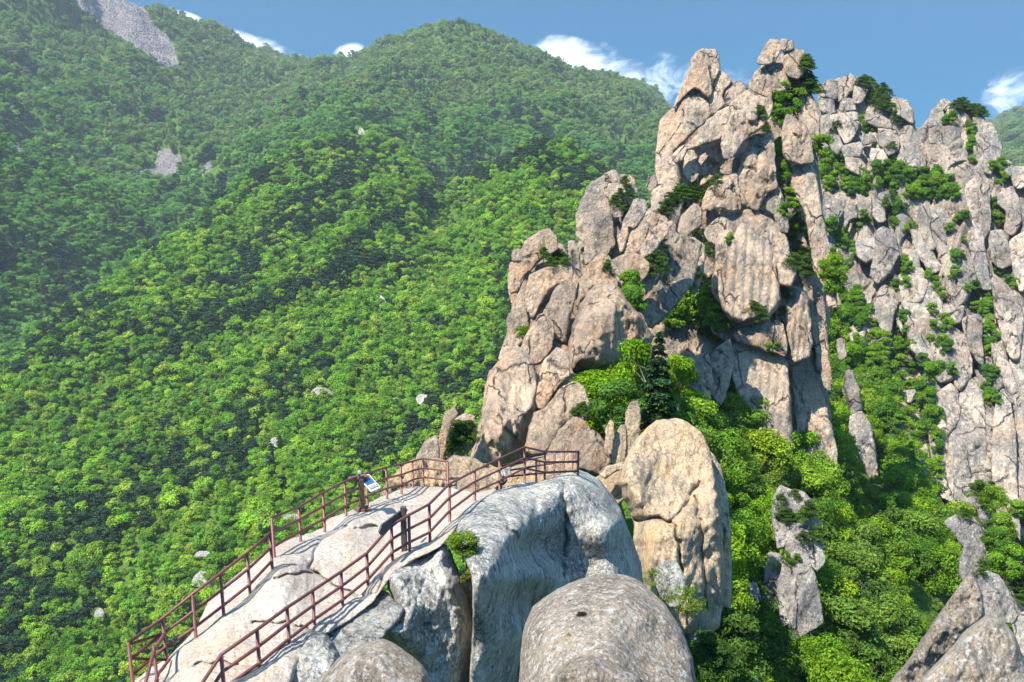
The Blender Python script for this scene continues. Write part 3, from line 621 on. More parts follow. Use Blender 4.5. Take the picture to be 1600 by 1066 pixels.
# ---- railed platform ---------------------------------------------------------
PLAT = [(230,1066,21.8),(320,1066,20.6),(430,1085,20.0),(300,1120,20),(200,1110,22.3),(195,1075,23),
 (260,1033,22.8),(307,1005,23.0),(350,971,23.5),(391,938,24.3),(426,898,25),(429,876,26),(470,849,28),(508,831,29.5),(541,808,31),(574,793,33),(605,779,34.8),(627,774,36),(645,763,38),(662,760,38.5),(700,764,37.5),
 (453,1022,21.6),(492,990,22.8),(536,959,24),(575,925,25),(613,884,26),(640,868,26.3),(672,853,27),(703,818,28.8),(742,785,32),(760,775,34),(500,900,26),(600,840,29.5),(640,810,32),(400,1000,22.5),(250,1040,23.6),(335,930,26),(400,872,27.5),(510,812,32.5)]
rock('railed_platform', [(190,1085),(235,1045),(262,1030),(305,985),(330,935),(352,915),(400,875),(425,855),(470,838),(505,826),(512,812),(560,795),(590,780),(620,768),(650,761),(700,762),(745,770),(775,764),(760,790),(722,812),(704,835),(684,856),(650,872),(620,892),(606,906),(584,938),(548,968),(506,992),(486,1012),(466,1036),(448,1084),(440,1150),(185,1150)],
     27, M_walk, ctrl=PLAT, T=.5, s=1.6, facets=0, blk=0, rough=1.1, jag=.5, label='pale sunlit granite walkway slab sloping up inside the railings', cat='rock',
     cracks=[([(512,828),(545,822),(585,832)],1.7,.28), ([(510,831),(499,851),(480,885),(497,896),(508,908),(560,930)],1.7,.25), ([(394,974),(448,972),(491,987)],1.6,.2), ([(306,1038),(345,1034),(372,1038)],1.6,.2),
             ([(600,803),(640,796),(700,800)],1.5,.15), ([(430,902),(470,895),(497,896)],1.6,.2), ([(570,785),(620,782),(660,790)],1.5,.15), ([(560,930),(590,930),(600,880)],1.6,.2)],
     pits=[(580,826,13,6,.8)])
pb = 'tan boulders behind the platform railing'
rock('tan_boulder', z7([(-150,700),(-150,640),(-110,570),(-60,520),(0,470),(60,453),(180,462),(215,482),(215,620),(100,640),(0,650),(-90,720)]), 41.5, M_tan, label='orange tan boulder behind the far left end of the railing', cat='boulder', blk=.3, T=2.2, s=1.8)
rock('tan_boulder', z7([(192,470),(230,440),(330,452),(400,488),(475,508),(505,570),(430,640),(330,700),(255,700),(225,620),(200,560)]), 38.5, M_tan, label='rounded orange boulder in the middle of the platform between the railings', cat='boulder', blk=0, T=1.6, s=1.8)
rock('tan_boulder', z7([(470,560),(540,500),(620,470),(720,440),(840,430),(870,500),(840,600),(640,640),(480,620)]), 41, M_tan, label='low tan rock shelf under the far end railing', cat='boulder', blk=.2, s=1.8)
rock('white_stone', z7([(472,512),(498,500),(524,506),(527,540),(500,552),(476,545)]), 36.2, M_lich, label='small white stone beside the orange boulder on the platform', cat='rock', blk=0)

WL = [(738,900,24.2),(722,860,25.5),(716,830,27.5),(745,786,31),(790,765,34),(825,754,36),(850,752,36.0),(905,748,37.6),(903,735,39),(935,752,39.5),(965,790,40),(985,840,40.5),(1000,900,41),(1000,1120,43),
      (760,860,25.6),(790,820,28.3),(820,830,28.8),(830,900,28.4),(815,980,28.6),(740,1000,25.5),(790,1066,28.5),(745,1120,27),
      (842,775,34.2),(842,850,34.1),(842,950,34.2),(842,1080,34.6),(890,795,35.7),(890,900,35.6),(890,1000,35.8),(932,805,36.7),(936,880,36.8),(936,1000,37),(833,790,33.4),(832,860,32.9),(830,950,32.9),(947,850,35.9),(957,900,35.3),(957,1000,35.6),(936,785,37.2),(975,900,37.5),(960,820,36.6)]
rock('lichened_dome', [(741,1160),(740,960),(738,900),(722,862),(714,832),(722,802),(745,785),(780,766),(825,752),(842,756),(855,750),(880,742),(903,734),(935,750),(965,788),(985,838),(1000,880),(1005,930),(1005,1160)],
     32, M_lich, ctrl=WL, T=1.0, s=1.8, facets=0, blk=.12, rough=1.2, label='large grey dome of rock with a shaded blue wall under the far railing', cat='rock dome', flute=.0, jag=.4,
     cracks=[([(842,756),(838,800),(836,860),(828,950),(800,1080)],5,.8), ([(880,760),(884,830),(880,900)],3,.35), ([(812,775),(822,830),(835,880)],3,.5), ([(780,790),(800,830),(815,870)],3,.3)])
QW = [(770,520,25.6)]
rl = empty('platform_cliff', P(620, 1066, 24.5), 'rough grey lichened rock face dropping below the right hand railing', 'rock face')
rock('bulge', zd([(770,520),(765,430),(805,365),(870,330),(940,325),(1000,290),(1060,262),(1112,270),(1155,370),(1205,480),(1242,620),(1255,750),(1268,1100),(1268,1500),(900,1500),(960,1000),(900,900),(800,840),(700,800),(700,720),(800,700),(830,640)]), 25.2, M_lich, rl, T=1.8, pr=.6, blk=.25, facets=0, s=1.7, cell=60,
     ctrl=[(606,920,25.6),(640,868,27.4),(690,850,27.8),(735,980,27.5),(738,1170,29),(660,1170,27.5),(660,990,26.4),(620,1000,25.2)])
rock('bulge', zd([(370,795),(385,690),(460,655),(530,620),(600,600),(660,600),(700,530),(770,545),(810,600),(860,640),(820,720),(740,800),(640,880),(500,930),(450,860)]), 23.6, M_lich, rl, blk=.3, s=1.7, gy=-.03, facets=2)
rock('bulge', zd([(135,1080),(150,980),(190,890),(260,780),(310,745),(400,770),(460,850),(500,930),(520,1100),(520,1500),(120,1500)]), 21.3, M_lich, rl, T=1.6, blk=.3, s=1.7, gy=-.02, facets=1)
rock('foot', [(730,840),(745,840),(748,1250),(725,1250),(728,900)], 28.5, M_lich, rl, T=.4, blk=0)
# ---- nearest boulders ---------------------------------------------------------
rock('domed_boulder', zf([(100,900),(110,830),(150,740),(230,680),(300,644),(370,618),(430,604),(490,600),(550,608),(600,630),(650,670),(720,740),(790,850),(830,960),(852,1100),(852,1400),(90,1400),(92,1000)]), 15.5, M_near, T=1.9, pr=1., blk=0, facets=1, s=1.7, jag=.3,
     label='big rounded brown speckled boulder with a small dark hole at bottom centre', cat='boulder', pits=[(910,963,9,6,.22),(889,996,6,5,.12)], gy=-.011, rough=.7)
rock('domed_boulder', zf([(245,1120),(245,1040),(280,990),(350,955),(420,960),(470,990),(600,1040),(640,1120),(640,1200),(245,1200)]), 13.6, M_near, T=.5, blk=0, s=1.7, jag=.3, label='low speckled boulder bulging at the bottom edge in front of the big domed one', cat='boulder', facets=0)
rock('domed_boulder', zd([(350,1080),(420,1000),(500,912),(600,860),(680,832),(740,818),(800,842),(900,912),(970,972),(1030,1080),(1030,1500),(350,1500)]), 14.5, M_near, T=1.3, pr=1., blk=0, facets=1, s=1.7, jag=.3,
     label='smooth brown speckled boulder at the bottom edge left of centre', cat='boulder', rough=.6)
rock('corner_boulder', z6([(980,1080),(1080,960),(1200,780),(1270,680),(1350,572),(1392,620),(1412,700),(1412,770),(1345,825),(1280,900),(1180,1000),(1100,1200),(900,1200)]), 24, M_near, T=1.2, blk=0, facets=4, s=1.7, jag=.4,
     label='steep speckled boulder with a sharp peak at lower right', cat='boulder')
rock('corner_boulder', z6([(1100,1090),(1250,930),(1340,828),(1430,763),(1500,780),(1560,860),(1590,950),(1640,1066),(1700,1250),(1000,1250)]), 20, M_near, T=1.4, blk=0, facets=4, s=1.7, jag=.4,
     label='wide speckled boulder in the bottom right corner', cat='boulder')
# ---------------------------------------------------------------- ground
gm, nt = newmat('forest_floor'); b = NB(nt)
geo = b.n('ShaderNodeNewGeometry').outputs['Position']
g1 = b.noise(geo, .02, 6, .65).outputs[0]; g2 = b.noise(geo, .22, 5, .7).outputs[0]
c = b.mix(b.ramp(g1, .4, .6), (.08, .16, .02), (.10, .17, .03))
c = b.mix(b.ramp(g2, .35, .65), c, (.05, .09, .02))
sz = b.n('ShaderNodeSeparateXYZ', {0: geo})
bs = b.n('ShaderNodeBsdfPrincipled', {'Base Color': c, 'Roughness': 1.})
bs.inputs['Specular IOR Level'].default_value = 0
b.nt.links.new(b.n('ShaderNodeBump', {'Height': g2, 'Distance': 2.}).outputs[0], bs.inputs['Normal'])
b.n('ShaderNodeOutputMaterial', {0: bs.outputs[0]})
tv, tf = build_terrain()
ter = link('ground', mkmesh('ground', tv, tf), gm); tag(ter, 'wooded mountain slopes and gorge floor', None, None, 'structure')

# ---------------------------------------------------------------- trees
def diamonds(cen, nrm, size, rs, asp=.62):
    n = len(cen)
    nrm = nrm/np.maximum(np.linalg.norm(nrm, axis=1), 1e-6)[:, None]
    t = rs.normal(size=(n, 3)); t -= (t*nrm).sum(1)[:, None]*nrm; t /= np.linalg.norm(t, axis=1)[:, None]
    bt = np.cross(nrm, t); s = size[:, None] if np.ndim(size) else size
    bend = nrm*s*.18
    v = np.stack([cen+t*s*.5-bend*0, cen+bt*s*asp*.5+bend, cen-t*s*.5, cen-bt*s*asp*.5+bend], 1).reshape(-1, 3)
    return v, np.arange(4*n).reshape(n, 4)
def crown(seed, r=1., h=1.1, nclump=16, per=120, leaf=.12, flat=1.):
    """unit broadleaf crown, base of crown at z=.25, top near z=.25+2h"""
    rs = np.random.RandomState(seed); C = []; N = []
    for k in range(nclump):
        th = rs.uniform(0, 2*math.pi); z = rs.uniform(-.75, .95); rr = math.sqrt(max(0, 1-z*z))*rs.uniform(.35, .78)
        cc = np.array([r*rr*math.cos(th), r*rr*math.sin(th), .25+h+z*h*.72])
        cr_ = rs.uniform(.26, .44)*r
        d = rs.normal(size=(per, 3)); d[:, 2] = d[:, 2]*.9+.35; d /= np.linalg.norm(d, axis=1)[:, None]
        rad = cr_*rs.uniform(.55, 1.08, per)[:, None]
        C.append(cc+d*rad*np.array([1, 1, .72*flat])); N.append(d*1.1+rs.normal(size=(per, 3))*.42+np.array([0, 0, .5]))
    C = np.concatenate(C); N = np.concatenate(N)
    return diamonds(C, N, leaf*rs.uniform(.6, 1.3, len(C)), rs)
def conifer(seed, tiers=11, per=60, leaf=.1, ragged=.2, w=.33):
    """unit height narrow conifer with drooping branch layers"""
    rs = np.random.RandomState(seed); C = []; N = []
    for k in range(tiers):
        t = k/(tiers-1); z = .12+.86*t; R = w*(1-t)**.8+.015
        nb = max(4, int(9*(1-t))+3)
        for j in range(nb):
            a = rs.uniform(0, 2*math.pi); L = R*rs.uniform(1-ragged*2, 1.1)
            m = max(3, int(per/nb*1.6*(1-t*.5))); u = rs.uniform(.15, 1, m)
            side = rs.normal(size=m)*.16*L*(1-u*.5)
            x = math.cos(a)*u*L-math.sin(a)*side; y = math.sin(a)*u*L+math.cos(a)*side
            C.append(np.stack([x, y, z-u*L*.28+rs.normal(size=m)*.006], 1))
            N.append(np.stack([math.cos(a)*.3+rs.normal(size=m)*.3, math.sin(a)*.3+rs.normal(size=m)*.3, np.ones(m)], 1))
    C = np.concatenate(C); N = np.concatenate(N)
    return diamonds(C, N, leaf*rs.uniform(.7, 1.3, len(C)), rs, .4)
def pine(seed, per=150, leaf=.07, n=11):
    """unit height mountain pine: flat, spreading needle pads on bare limbs"""
    rs = np.random.RandomState(seed); C = []; N = []
    for k in range(n):
        t = (k+.5)/n; z = .3+.68*t; a = k*2.4+rs.uniform(-.5, .5); L = .42*(1-t)**.6*rs.uniform(.5, 1.1)
        c0 = np.array([math.cos(a)*L, math.sin(a)*L, z]); d = rs.normal(size=(per, 3)); d /= np.linalg.norm(d, axis=1)[:, None]
        C.append(c0+d*np.array([.2, .2, .07])*rs.uniform(.5, 1.1, per)[:, None]*(1.2-t*.5)); N.append(d+np.array([0, 0, .8])+rs.normal(size=(per, 3))*.5)
    C = np.concatenate(C); N = np.concatenate(N)
    return diamonds(C, N, leaf*rs.uniform(.7, 1.3, len(C)), rs, .4)
def trunk_mesh(seed, h=1., r=.03, limbs=6, top=.85):
    rs = np.random.RandomState(seed); V = []; Fc = []
    def tube(pts, rad):
        b0 = sum(len(v) for v in V); n = 6; ring = []
        for i, (p, q) in enumerate(zip(pts, rad)):
            d = np.array(pts[min(i+1, len(pts)-1)])-np.array(pts[max(i-1, 0)]); d = d/np.linalg.norm(d)
            a = np.cross(d, [0.3, .9, .1]); a /= np.linalg.norm(a); c_ = np.cross(d, a)
            ring.append([np.array(p)+q*(math.cos(2*math.pi*j/n)*a+math.sin(2*math.pi*j/n)*c_) for j in range(n)])
        V.append(np.array(ring).reshape(-1, 3))
        for i in range(len(pts)-1):
            for j in range(n): Fc.append((b0+i*n+j, b0+i*n+(j+1) % n, b0+(i+1)*n+(j+1) % n, b0+(i+1)*n+j))
    k = 6; px_ = rs.uniform(-.04, .04, k).cumsum()*.7; py_ = rs.uniform(-.04, .04, k).cumsum()*.7
    px_[0] = py_[0] = 0
    pts = [(px_[i], py_[i], -.06*(i == 0)+top*h*i/(k-1)) for i in range(k)]
    tube(pts, [r*(1.2-.95*i/(k-1)) for i in range(k)])
    for l in range(limbs):
        t = rs.uniform(.35, .95); i = t*(k-1); i0 = int(i); f = i-i0; i1 = min(i0+1, k-1)
        s = np.array(pts[i0])*(1-f)+np.array(pts[i1])*f; a = rs.uniform(0, 6.28); L = rs.uniform(.15, .3)*h
        e = s+np.array([math.cos(a)*L, math.sin(a)*L, L*.6]); tube([s, (s+e)/2+[0, 0, -.02], e], [r*.45, r*.3, r*.1])
    return np.concatenate(V), np.array(Fc)

bark = plain_mat('bark', (.16, .12, .09), .95, scale=3., c2=(.07, .055, .045))
BR = [(.17, .32, .02), (.25, .39, .02), (.10, .21, .022), (.20, .35, .018), (.30, .40, .03), (.13, .26, .022), (.19, .28, .045), (.08, .18, .03), (.23, .37, .02)]
FG = [(.24, .42, .035), (.14, .30, .03), (.33, .49, .04), (.20, .38, .03), (.10, .23, .028), (.40, .50, .06), (.16, .35, .04), (.28, .44, .035)]
FD = [(.17, .38, .06), (.12, .28, .045), (.25, .43, .06), (.15, .33, .045), (.10, .24, .045)]
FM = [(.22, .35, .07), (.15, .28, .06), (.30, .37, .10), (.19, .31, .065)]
CN = [(.035, .075, .03), (.045, .09, .03), (.03, .065, .03)]
L_near = leaf_mat('leaves_near', BR, .42, .9)
L_cliff = leaf_mat('leaves_cliff', [(.11, .23, .025), (.18, .32, .025), (.22, .34, .03), (.13, .26, .025), (.08, .18, .03)], .38, .6)
L_far = leaf_mat('leaves_forest', FG, .42, .12)
L_mid = leaf_mat('leaves_valley', FD, .42, .1)
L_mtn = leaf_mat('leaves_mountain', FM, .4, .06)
L_con = leaf_mat('needles_dark', CN, .2, .5)
L_pine = leaf_mat('needles_pine', [(.07, .13, .022), (.09, .16, .025), (.05, .10, .022)], .25, .9)
L_shrub = leaf_mat('leaves_shrub', [(.14, .22, .02), (.18, .24, .03)], .35, 3.)

def two(fn, **kw):
    return fn(**kw)
near_cr = [mkmesh('crown', *crown(40+i, nclump=26, per=300, leaf=.095), smooth=False) for i in range(5)]
near_tk = [mkmesh('trunk', *trunk_mesh(60+i, 1.6, .055, 7)) for i in range(3)]
pine_cr = [mkmesh('crown', *pine(80+i), smooth=False) for i in range(4)]
pine_tk = [mkmesh('trunk', *trunk_mesh(90+i, 1., .022, 8)) for i in range(3)]
fir_cr = [mkmesh('crown', *conifer(100+i), smooth=False) for i in range(3)]
for m_ in near_tk+pine_tk: m_.materials.append(bark)
def withmat(meshes, mat):
    out = []
    for m_ in meshes:
        c_ = m_.copy(); c_.materials.clear(); c_.materials.append(mat); out.append(c_)
    return out
near_A = withmat(near_cr, L_near); near_C = withmat(near_cr, L_cliff); pine_A = withmat(pine_cr, L_pine); fir_A = withmat(fir_cr, L_con)

V = np.concatenate(ROCK_V); Fq = np.concatenate(ROCK_F)
bvh_rock = BVHTree.FromPolygons(V.tolist(), Fq.tolist(), epsilon=0.)
# terrain part near the camera for ray hits
bvh_ter = BVHTree.FromPolygons(tv.tolist(), tf[(tv[tf[:, 0]][:, 1] < 4500)].tolist(), epsilon=0.)
def visible(p, r):
    """some point of a crown of radius r about p is seen from the camera"""
    for dx, dz in ((0, 0), (0, .9), (-.8, .2), (.8, .2), (0, -.5)):
        q = Vector((p[0]+dx*r, p[1], p[2]+dz*r)); L = q.length
        d = q.normalized()
        ok = True
        for bv in (bvh_rock, bvh_ter):
            hit = bv.ray_cast(Vector((0, 0, 0)), d, L-r*.6)
            if hit[0] is not None: ok = False; break
        if ok: return True
    return False
def hit_px(px, py, rock_only=False):
    d = Vector(dirs(px, py)).normalized(); best = None
    for bv in ((bvh_rock,) if rock_only else (bvh_rock, bvh_ter)):
        h = bv.ray_cast(Vector((0, 0, 0)), d, 900)
        if h[0] is not None and (best is None or h[3] < best[3]): best = h
    return best
RS = random.Random(5)
NPR = np.random.RandomState(77)
def tree(name, crown_me, trunk_me, loc, sc, label, cat, group, wide=1.):
    t = empty(name, loc, label, cat, group); t.rotation_euler = (RS.uniform(-.08, .08), RS.uniform(-.08, .08), RS.uniform(0, 6.28)); t.scale = (sc*wide, sc*wide, sc)
    c_ = bpy.data.objects.new('crown', crown_me); COL.objects.link(c_); c_.parent = t
    k_ = bpy.data.objects.new('trunk', trunk_me); COL.objects.link(k_); k_.parent = t
    return t

# broadleaf trees of the gorge and saddle: sampled on the ground
cand = []
def inpoly(x, y, q):
    ins = False
    for i in range(len(q)):
        ax, ay = q[i-1]; cx, cy = q[i]
        if (ay > y) != (cy > y) and x < (cx-ax)*(y-ay)/(cy-ay)+ax: ins = not ins
    return ins
KEEP_CLEAR = [([(1190,800),(1205,752),(1250,752),(1300,860),(1300,1010),(1195,1030)], 84), ([(1300,560),(1385,560),(1400,790),(1320,790)], 205),
              ([(1425,560),(1480,560),(1580,600),(1590,800),(1450,800)], 240), ([(1440,800),(1600,780),(1600,1066),(1380,1066)], 118)]
yy = 36.
while yy < 330:
    sp_ = 2.6+yy*.011
    xs = np.arange(.07*yy, .62*yy, sp_)
    for x in xs:
        cand.append((x+RS.uniform(-.45, .45)*sp_, yy+RS.uniform(-.45, .45)*sp_, sp_))
    yy += sp_
cx_ = np.array(cand); zz = ground_z(cx_[:, 0], cx_[:, 1])
gorge = []
for (x, y, s_), z in zip(cand, zz):
    R = s_*RS.uniform(.55, .95)
    if y < 60 and x < 5: R *= .6
    c0 = (x, y, z+R*1.3)
    px, py, Zc = proj(c0)
    if not (640 < px < 1680 and -50 < py < 1130): continue
    if Zc < 55 and px < 1090: continue
    if any(Zc < zx and inpoly(px, py-8, q_) for q_, zx in KEEP_CLEAR): R *= .33
    if visible(c0, R): gorge.append((R*F/Zc, x, y, z, R, px, py))
gorge.sort(reverse=True)
print('gorge trees', len(gorge))
POOL = [(g_[0], g_[1], g_[2], g_[3]-.3, g_[4], None, None) for g_ in gorge]
def region(px, py):
    if py > 850 and px < 1170: return 'broadleaf trees at the foot of the big tan boulder', 'fresh green broadleaf tree at the foot of the giant tan boulder'
    if px < 1110: return 'broadleaf trees on the saddle', 'fresh green broadleaf tree on the saddle between the buttress and the peak'
    if px < 1250 and py < 800: return 'broadleaf trees below the fluted slabs', 'bright yellow green broadleaf tree below the fluted slabs of the peak'
    if px > 1440 : return 'broadleaf trees under the ribbed cliff', 'green broadleaf tree at the foot of the ribbed cliff on the right'
    if py > 860: return 'broadleaf trees low in the gorge', 'bright green broadleaf tree low in the gorge at the bottom right'
    return 'broadleaf trees in the upper gorge', 'green broadleaf tree in the upper gorge between peak and ribbed cliff'
# trees and dwarf pines on ledges of the rocks (regions given in the photo, grown where the sight line meets rock)
LEDGES = [
 # polygon, n, kind, height range m, label, group
 (z1([(885,340),(940,330),(1015,380),(1020,470),(960,440),(925,500),(890,540)]), 9, 'b', (2.6,4.2), 'green tree clinging to the gully near the summit of the peak', 'trees in the summit gully'),
 (z1([(1030,215),(1050,230),(1085,290),(1085,360),(1045,330)]), 8, 'p', (2.6,4), 'dark conifer on the sky line right of the summit', 'conifers right of the summit'),
 (z1([(1020,260),(1050,250),(1080,300),(1060,340)]), 4, 'f', (3.5,5), 'dark conifer on the sky line right of the summit', 'conifers right of the summit'),
 (z1([(940,310),(980,310),(985,420),(950,420)]), 3, 'f', (3.5,5), 'narrow dark fir in the summit gully', 'firs in the summit gully'),
 (z1([(385,880),(440,800),(560,760),(640,710),(700,690),(600,770),(560,830),(470,870)]), 26, 'p', (1.6,2.6), 'low dark pine on the sloping ledge in the middle of the peak', 'dwarf pines on the middle ledge'),
 (z1([(820,440),(870,440),(885,510),(820,515)]), 4, 'p', (1.8,2.8), 'small pine beside the dark overhanging block', 'pines by the overhang'),
 (z1([(900,560),(960,620),(960,720),(1000,860),(1050,1000),(1040,1060),(950,1060),(950,960),(920,760)]), 16, 'b', (1.8,3.2), 'green tree in the long gully right of the peak', 'trees in the long gully'),
 (z3([(560,90),(610,130),(620,230),(640,320),(600,350),(560,330),(560,230)]), 10, 'p', (2,3.6), 'pine in the long gully right of the peak', 'pines in the long gully'),
 (z3([(175,140),(230,150),(275,200),(250,250),(200,170)]), 6, 'p', (1.6,2.6), 'small dark pine above the fluted slab', 'pines above the fluted slab'),
 (z3([(320,150),(345,160),(340,195),(310,195)]), 2, 'b', (1.2,1.8), 'shrub in a notch of the fluted slab', 'shrubs on the fluted slab'),
 (z3([(400,440),(460,430),(450,480),(410,490)]), 3, 'p', (2.4,3.2), 'flat topped pine at the foot of the upper fluted slab', 'pines at the foot of the fluted slab'),
 (z3([(520,330),(560,345),(560,450),(520,480)]), 4, 'p', (1.8,2.8), 'thin pine beside the right hand fluted slab', 'pines beside the right fluted slab'),
 (z3([(450,580),(510,580),(560,640),(540,650)]), 4, 'b', (1,1.8), 'small shrub on the joint between the fluted slabs', 'shrubs on the slab joint'),
 (z3([(110,420),(200,390),(260,400),(310,460),(320,550),(270,590),(190,610),(130,590),(90,520)]), 20, 'b', (3.2,5), 'bright green tree in front of the fluted slab', 'trees in front of the fluted slab'),
 (z3([(160,300),(200,290),(240,340),(200,400),(160,370)]), 5, 'b', (1.8,2.8), 'small green tree between tan blocks left of the fluted slab', 'trees between tan blocks'),
 (z3([(40,190),(75,190),(80,320),(50,330)]), 5, 'p', (2,3), 'dark pine in the groove left of the orange block', 'pines in the left groove'),
 (z2([(330,410),(400,395),(450,410),(440,445),(340,450)]), 8, 'p', (1.1,1.7), 'low pine on top of the left tower', 'pines on the left tower'),
 (z2([(630,160),(690,100),(720,200),(670,240),(660,270)]), 7, 'p', (1.5,2.4), 'pine on the rear of the grey tower', 'pines on the grey tower'),
 (z2([(570,420),(620,440),(640,500),(600,480)]), 4, 'p', (.8,1.3), 'tiny pine on the sharp pinnacle', 'pines on the sharp pinnacle'),
 (z2([(670,530),(740,530),(770,580),(760,640),(720,620)]), 8, 'b', (1.6,2.6), 'green tree behind the tan dome', 'trees behind the tan dome'),
 (z2([(240,730),(270,720),(270,770),(245,780)]), 2, 'b', (1,1.5), 'shrub under the left tower', 'shrubs under the left tower'),
 (z7([(810,215),(900,205),(905,235),(820,245)]), 4, 'p', (.7,1.1), 'low pine mat on the round dome of the buttress', 'pines on the round dome'),
 (z7([(170,380),(240,300),(330,340),(330,400),(260,430),(180,440)]), 9, 'p', (1.3,2.1), 'bushy pine beside the small outcrop beyond the railing', 'pines by the small outcrop'),
 (z4([(250,60),(320,45),(420,120),(440,200),(500,260),(520,300),(470,290),(420,230),(350,190),(320,110)]), 40, 'p', (3.2,5.5), 'dark pine on the sky line of the far cliff', 'pines on the cliff top'),
 (z4([(680,160),(760,150),(820,180),(830,225),(770,220),(740,200),(690,190)]), 20, 'p', (3.2,5.2), 'dark pine on top of the right hand tower of the cliff', 'pines on the right tower top'),
 (z4([(655,210),(690,230),(690,330),(660,330)]), 6, 'b', (3,4.5), 'green tree in the cleft of the right tower', 'trees in the tower cleft'),
 (z4([(750,240),(775,240),(780,420),(755,420)]), 8, 'b', (3,5), 'green tree in the cleft of the right tower', 'trees in the tower cleft'),
 (z4([(180,250),(230,270),(240,310),(180,300)]), 5, 'p', (2.5,4), 'pine on the left shoulder of the cliff', 'pines on the cliff shoulder'),
 (z4([(300,220),(350,240),(380,290),(310,290)]), 9, 'b', (3,4.5), 'green tree on the shoulder of the cliff', 'trees on the cliff shoulder'),
 (z4([(120,380),(200,390),(250,450),(330,480),(350,560),(280,580),(150,540)]), 36, 'b', (4,6.5), 'green tree on the wooded terrace of the cliff', 'trees on the cliff terrace'),
 (z4([(350,450),(450,430),(520,460),(600,460),(680,500),(710,600),(640,580),(540,570),(440,550),(360,520)]), 48, 'b', (4,6.5), 'green tree on the wooded terrace of the cliff', 'trees on the cliff terrace'),
 (z4([(410,600),(500,590),(530,680),(500,740),(440,680)]), 12, 'b', (3.5,5.5), 'green tree in the hollow of the cliff face', 'trees in the cliff hollow'),
 (z4([(260,640),(380,640),(390,700),(290,710)]), 10, 'b', (3,5), 'green tree in the hollow of the cliff face', 'trees in the cliff hollow'),
 (z4([(850,430),(890,400),(930,460),(900,520),(850,510)]), 10, 'b', (3.5,5.5), 'green tree between the ribs at the right edge', 'trees at the right edge of the cliff'),
 (z4([(850,560),(900,590),(910,700),(860,700)]), 10, 'b', (3.5,5.5), 'green tree between the ribs at the right edge', 'trees at the right edge of the cliff'),
 (z4([(720,600),(745,620),(740,700),(710,660)]), 6, 'p', (3,4.5), 'dark tree in the dark cleft of the cliff', 'trees in the dark cleft'),
 (z4([(860,860),(910,860),(960,920),(960,960),(880,890)]), 8, 'b', (2.5,4), 'small tree on a rib of the cliff', 'trees on the ribs'),
 (z4([(740,920),(840,960),(860,1050),(760,1066)]), 14, 'b', (3,4.5), 'small tree on a rib of the cliff', 'trees on the ribs'),
 (z4([(570,850),(640,910),(650,1000),(600,960)]), 8, 'b', (2.5,4), 'small tree on a rib of the cliff', 'trees on the ribs'),
 (z4([(480,820),(530,840),(520,900),(480,900)]), 6, 'b', (2.5,4), 'small tree on a rib of the cliff', 'trees on the ribs'),
 (z5([(810,100),(860,60),(850,310),(815,300)]), 10, 'b', (3,4.5), 'tree in the cleft left of the last pillar', 'trees by the last pillar'),
 (z5([(815,420),(900,440),(850,530),(820,520)]), 9, 'b', (3,4.5), 'tree in the cleft left of the last pillar', 'trees by the last pillar'),
 ([(1290,350),(1330,380),(1365,470),(1390,560),(1350,610),(1305,500)], 46, 'b', (3.6,6), 'green tree in the wooded gully at the foot of the cliff', 'trees in the wooded gully'),
 ([(1375,540),(1450,550),(1462,640),(1475,780),(1400,740),(1365,640)], 75, 'b', (3.6,6.5), 'green tree on the lower slope between ribs of the cliff', 'trees on the lower cliff slope'),
 ([(1548,790),(1600,790),(1600,900),(1560,900)], 18, 'b', (3.2,5.5), 'green tree under the pale ribs at the right edge', 'trees under the pale ribs'),
 ([(1310,470),(1340,480),(1370,600),(1330,600)], 24, 'b', (3.6,6), 'green tree in the wooded gully at the foot of the cliff', 'trees in the wooded gully'),
 ([(1490,300),(1510,330),(1500,470),(1480,420)], 10, 'b', (3,5), 'green tree in a long groove of the right hand cliff', 'trees in the long cliff groove'),
 ([(1535,470),(1552,480),(1560,640),(1540,620)], 14, 'b', (3,5), 'green tree in a long groove of the right hand cliff', 'trees in the long cliff groove'),
 ([(1395,430),(1412,440),(1425,560),(1405,560)], 12, 'b', (3,5), 'green tree in a long groove of the right hand cliff', 'trees in the long cliff groove'),
 ([(1395,230),(1400,300),(1430,330),(1370,330)], 10, 'p', (3,4.5), 'dark pine on the upper face of the cliff', 'pines on the upper cliff face'),
 ([(1450,480),(1480,500),(1490,600),(1455,600)], 12, 'b', (3,5), 'green tree on the lower slope between ribs of the cliff', 'trees on the lower cliff slope'),
 (z5([(780,860),(860,780),(870,900),(860,960),(790,900)]), 10, 'p', (2.5,4.5), 'dark pine at the foot of the pale rib', 'pines at the foot of the pale rib'),
 (z6([(1250,300),(1300,260),(1400,290),(1380,320),(1280,320)]), 7, 'p', (1.2,2), 'low pine on the pale crest', 'pines on the pale crest'),
 (z6([(1430,390),(1480,380),(1560,520),(1610,640),(1600,760),(1530,640),(1450,520)]), 20, 'p', (1.6,2.8), 'dark pine on the shoulder right of the pale crest', 'pines right of the pale crest'),
 (z6([(1390,540),(1450,540),(1440,590),(1400,590)]), 3, 'p', (1.2,1.8), 'low pine half way down the pale crest', 'pines half way down the crest'),
 (z6([(470,200),(560,210),(640,300),(670,420),(600,460),(540,360),(480,330)]), 14, 'p', (1.2,2.2), 'shrubby pine on the top of the whitish rock fin', 'pines on the whitish fin'),
 (z6([(510,500),(570,500),(570,560),(520,560)]), 3, 'b', (.8,1.2), 'small shrub on the face of the whitish rock fin', 'shrubs on the whitish fin'),
]
bb = [min(max(p[1] for p in q[0]), 9999) for q in LEDGES]
npine = nbr = 0
RESTN = []; RESTP = []
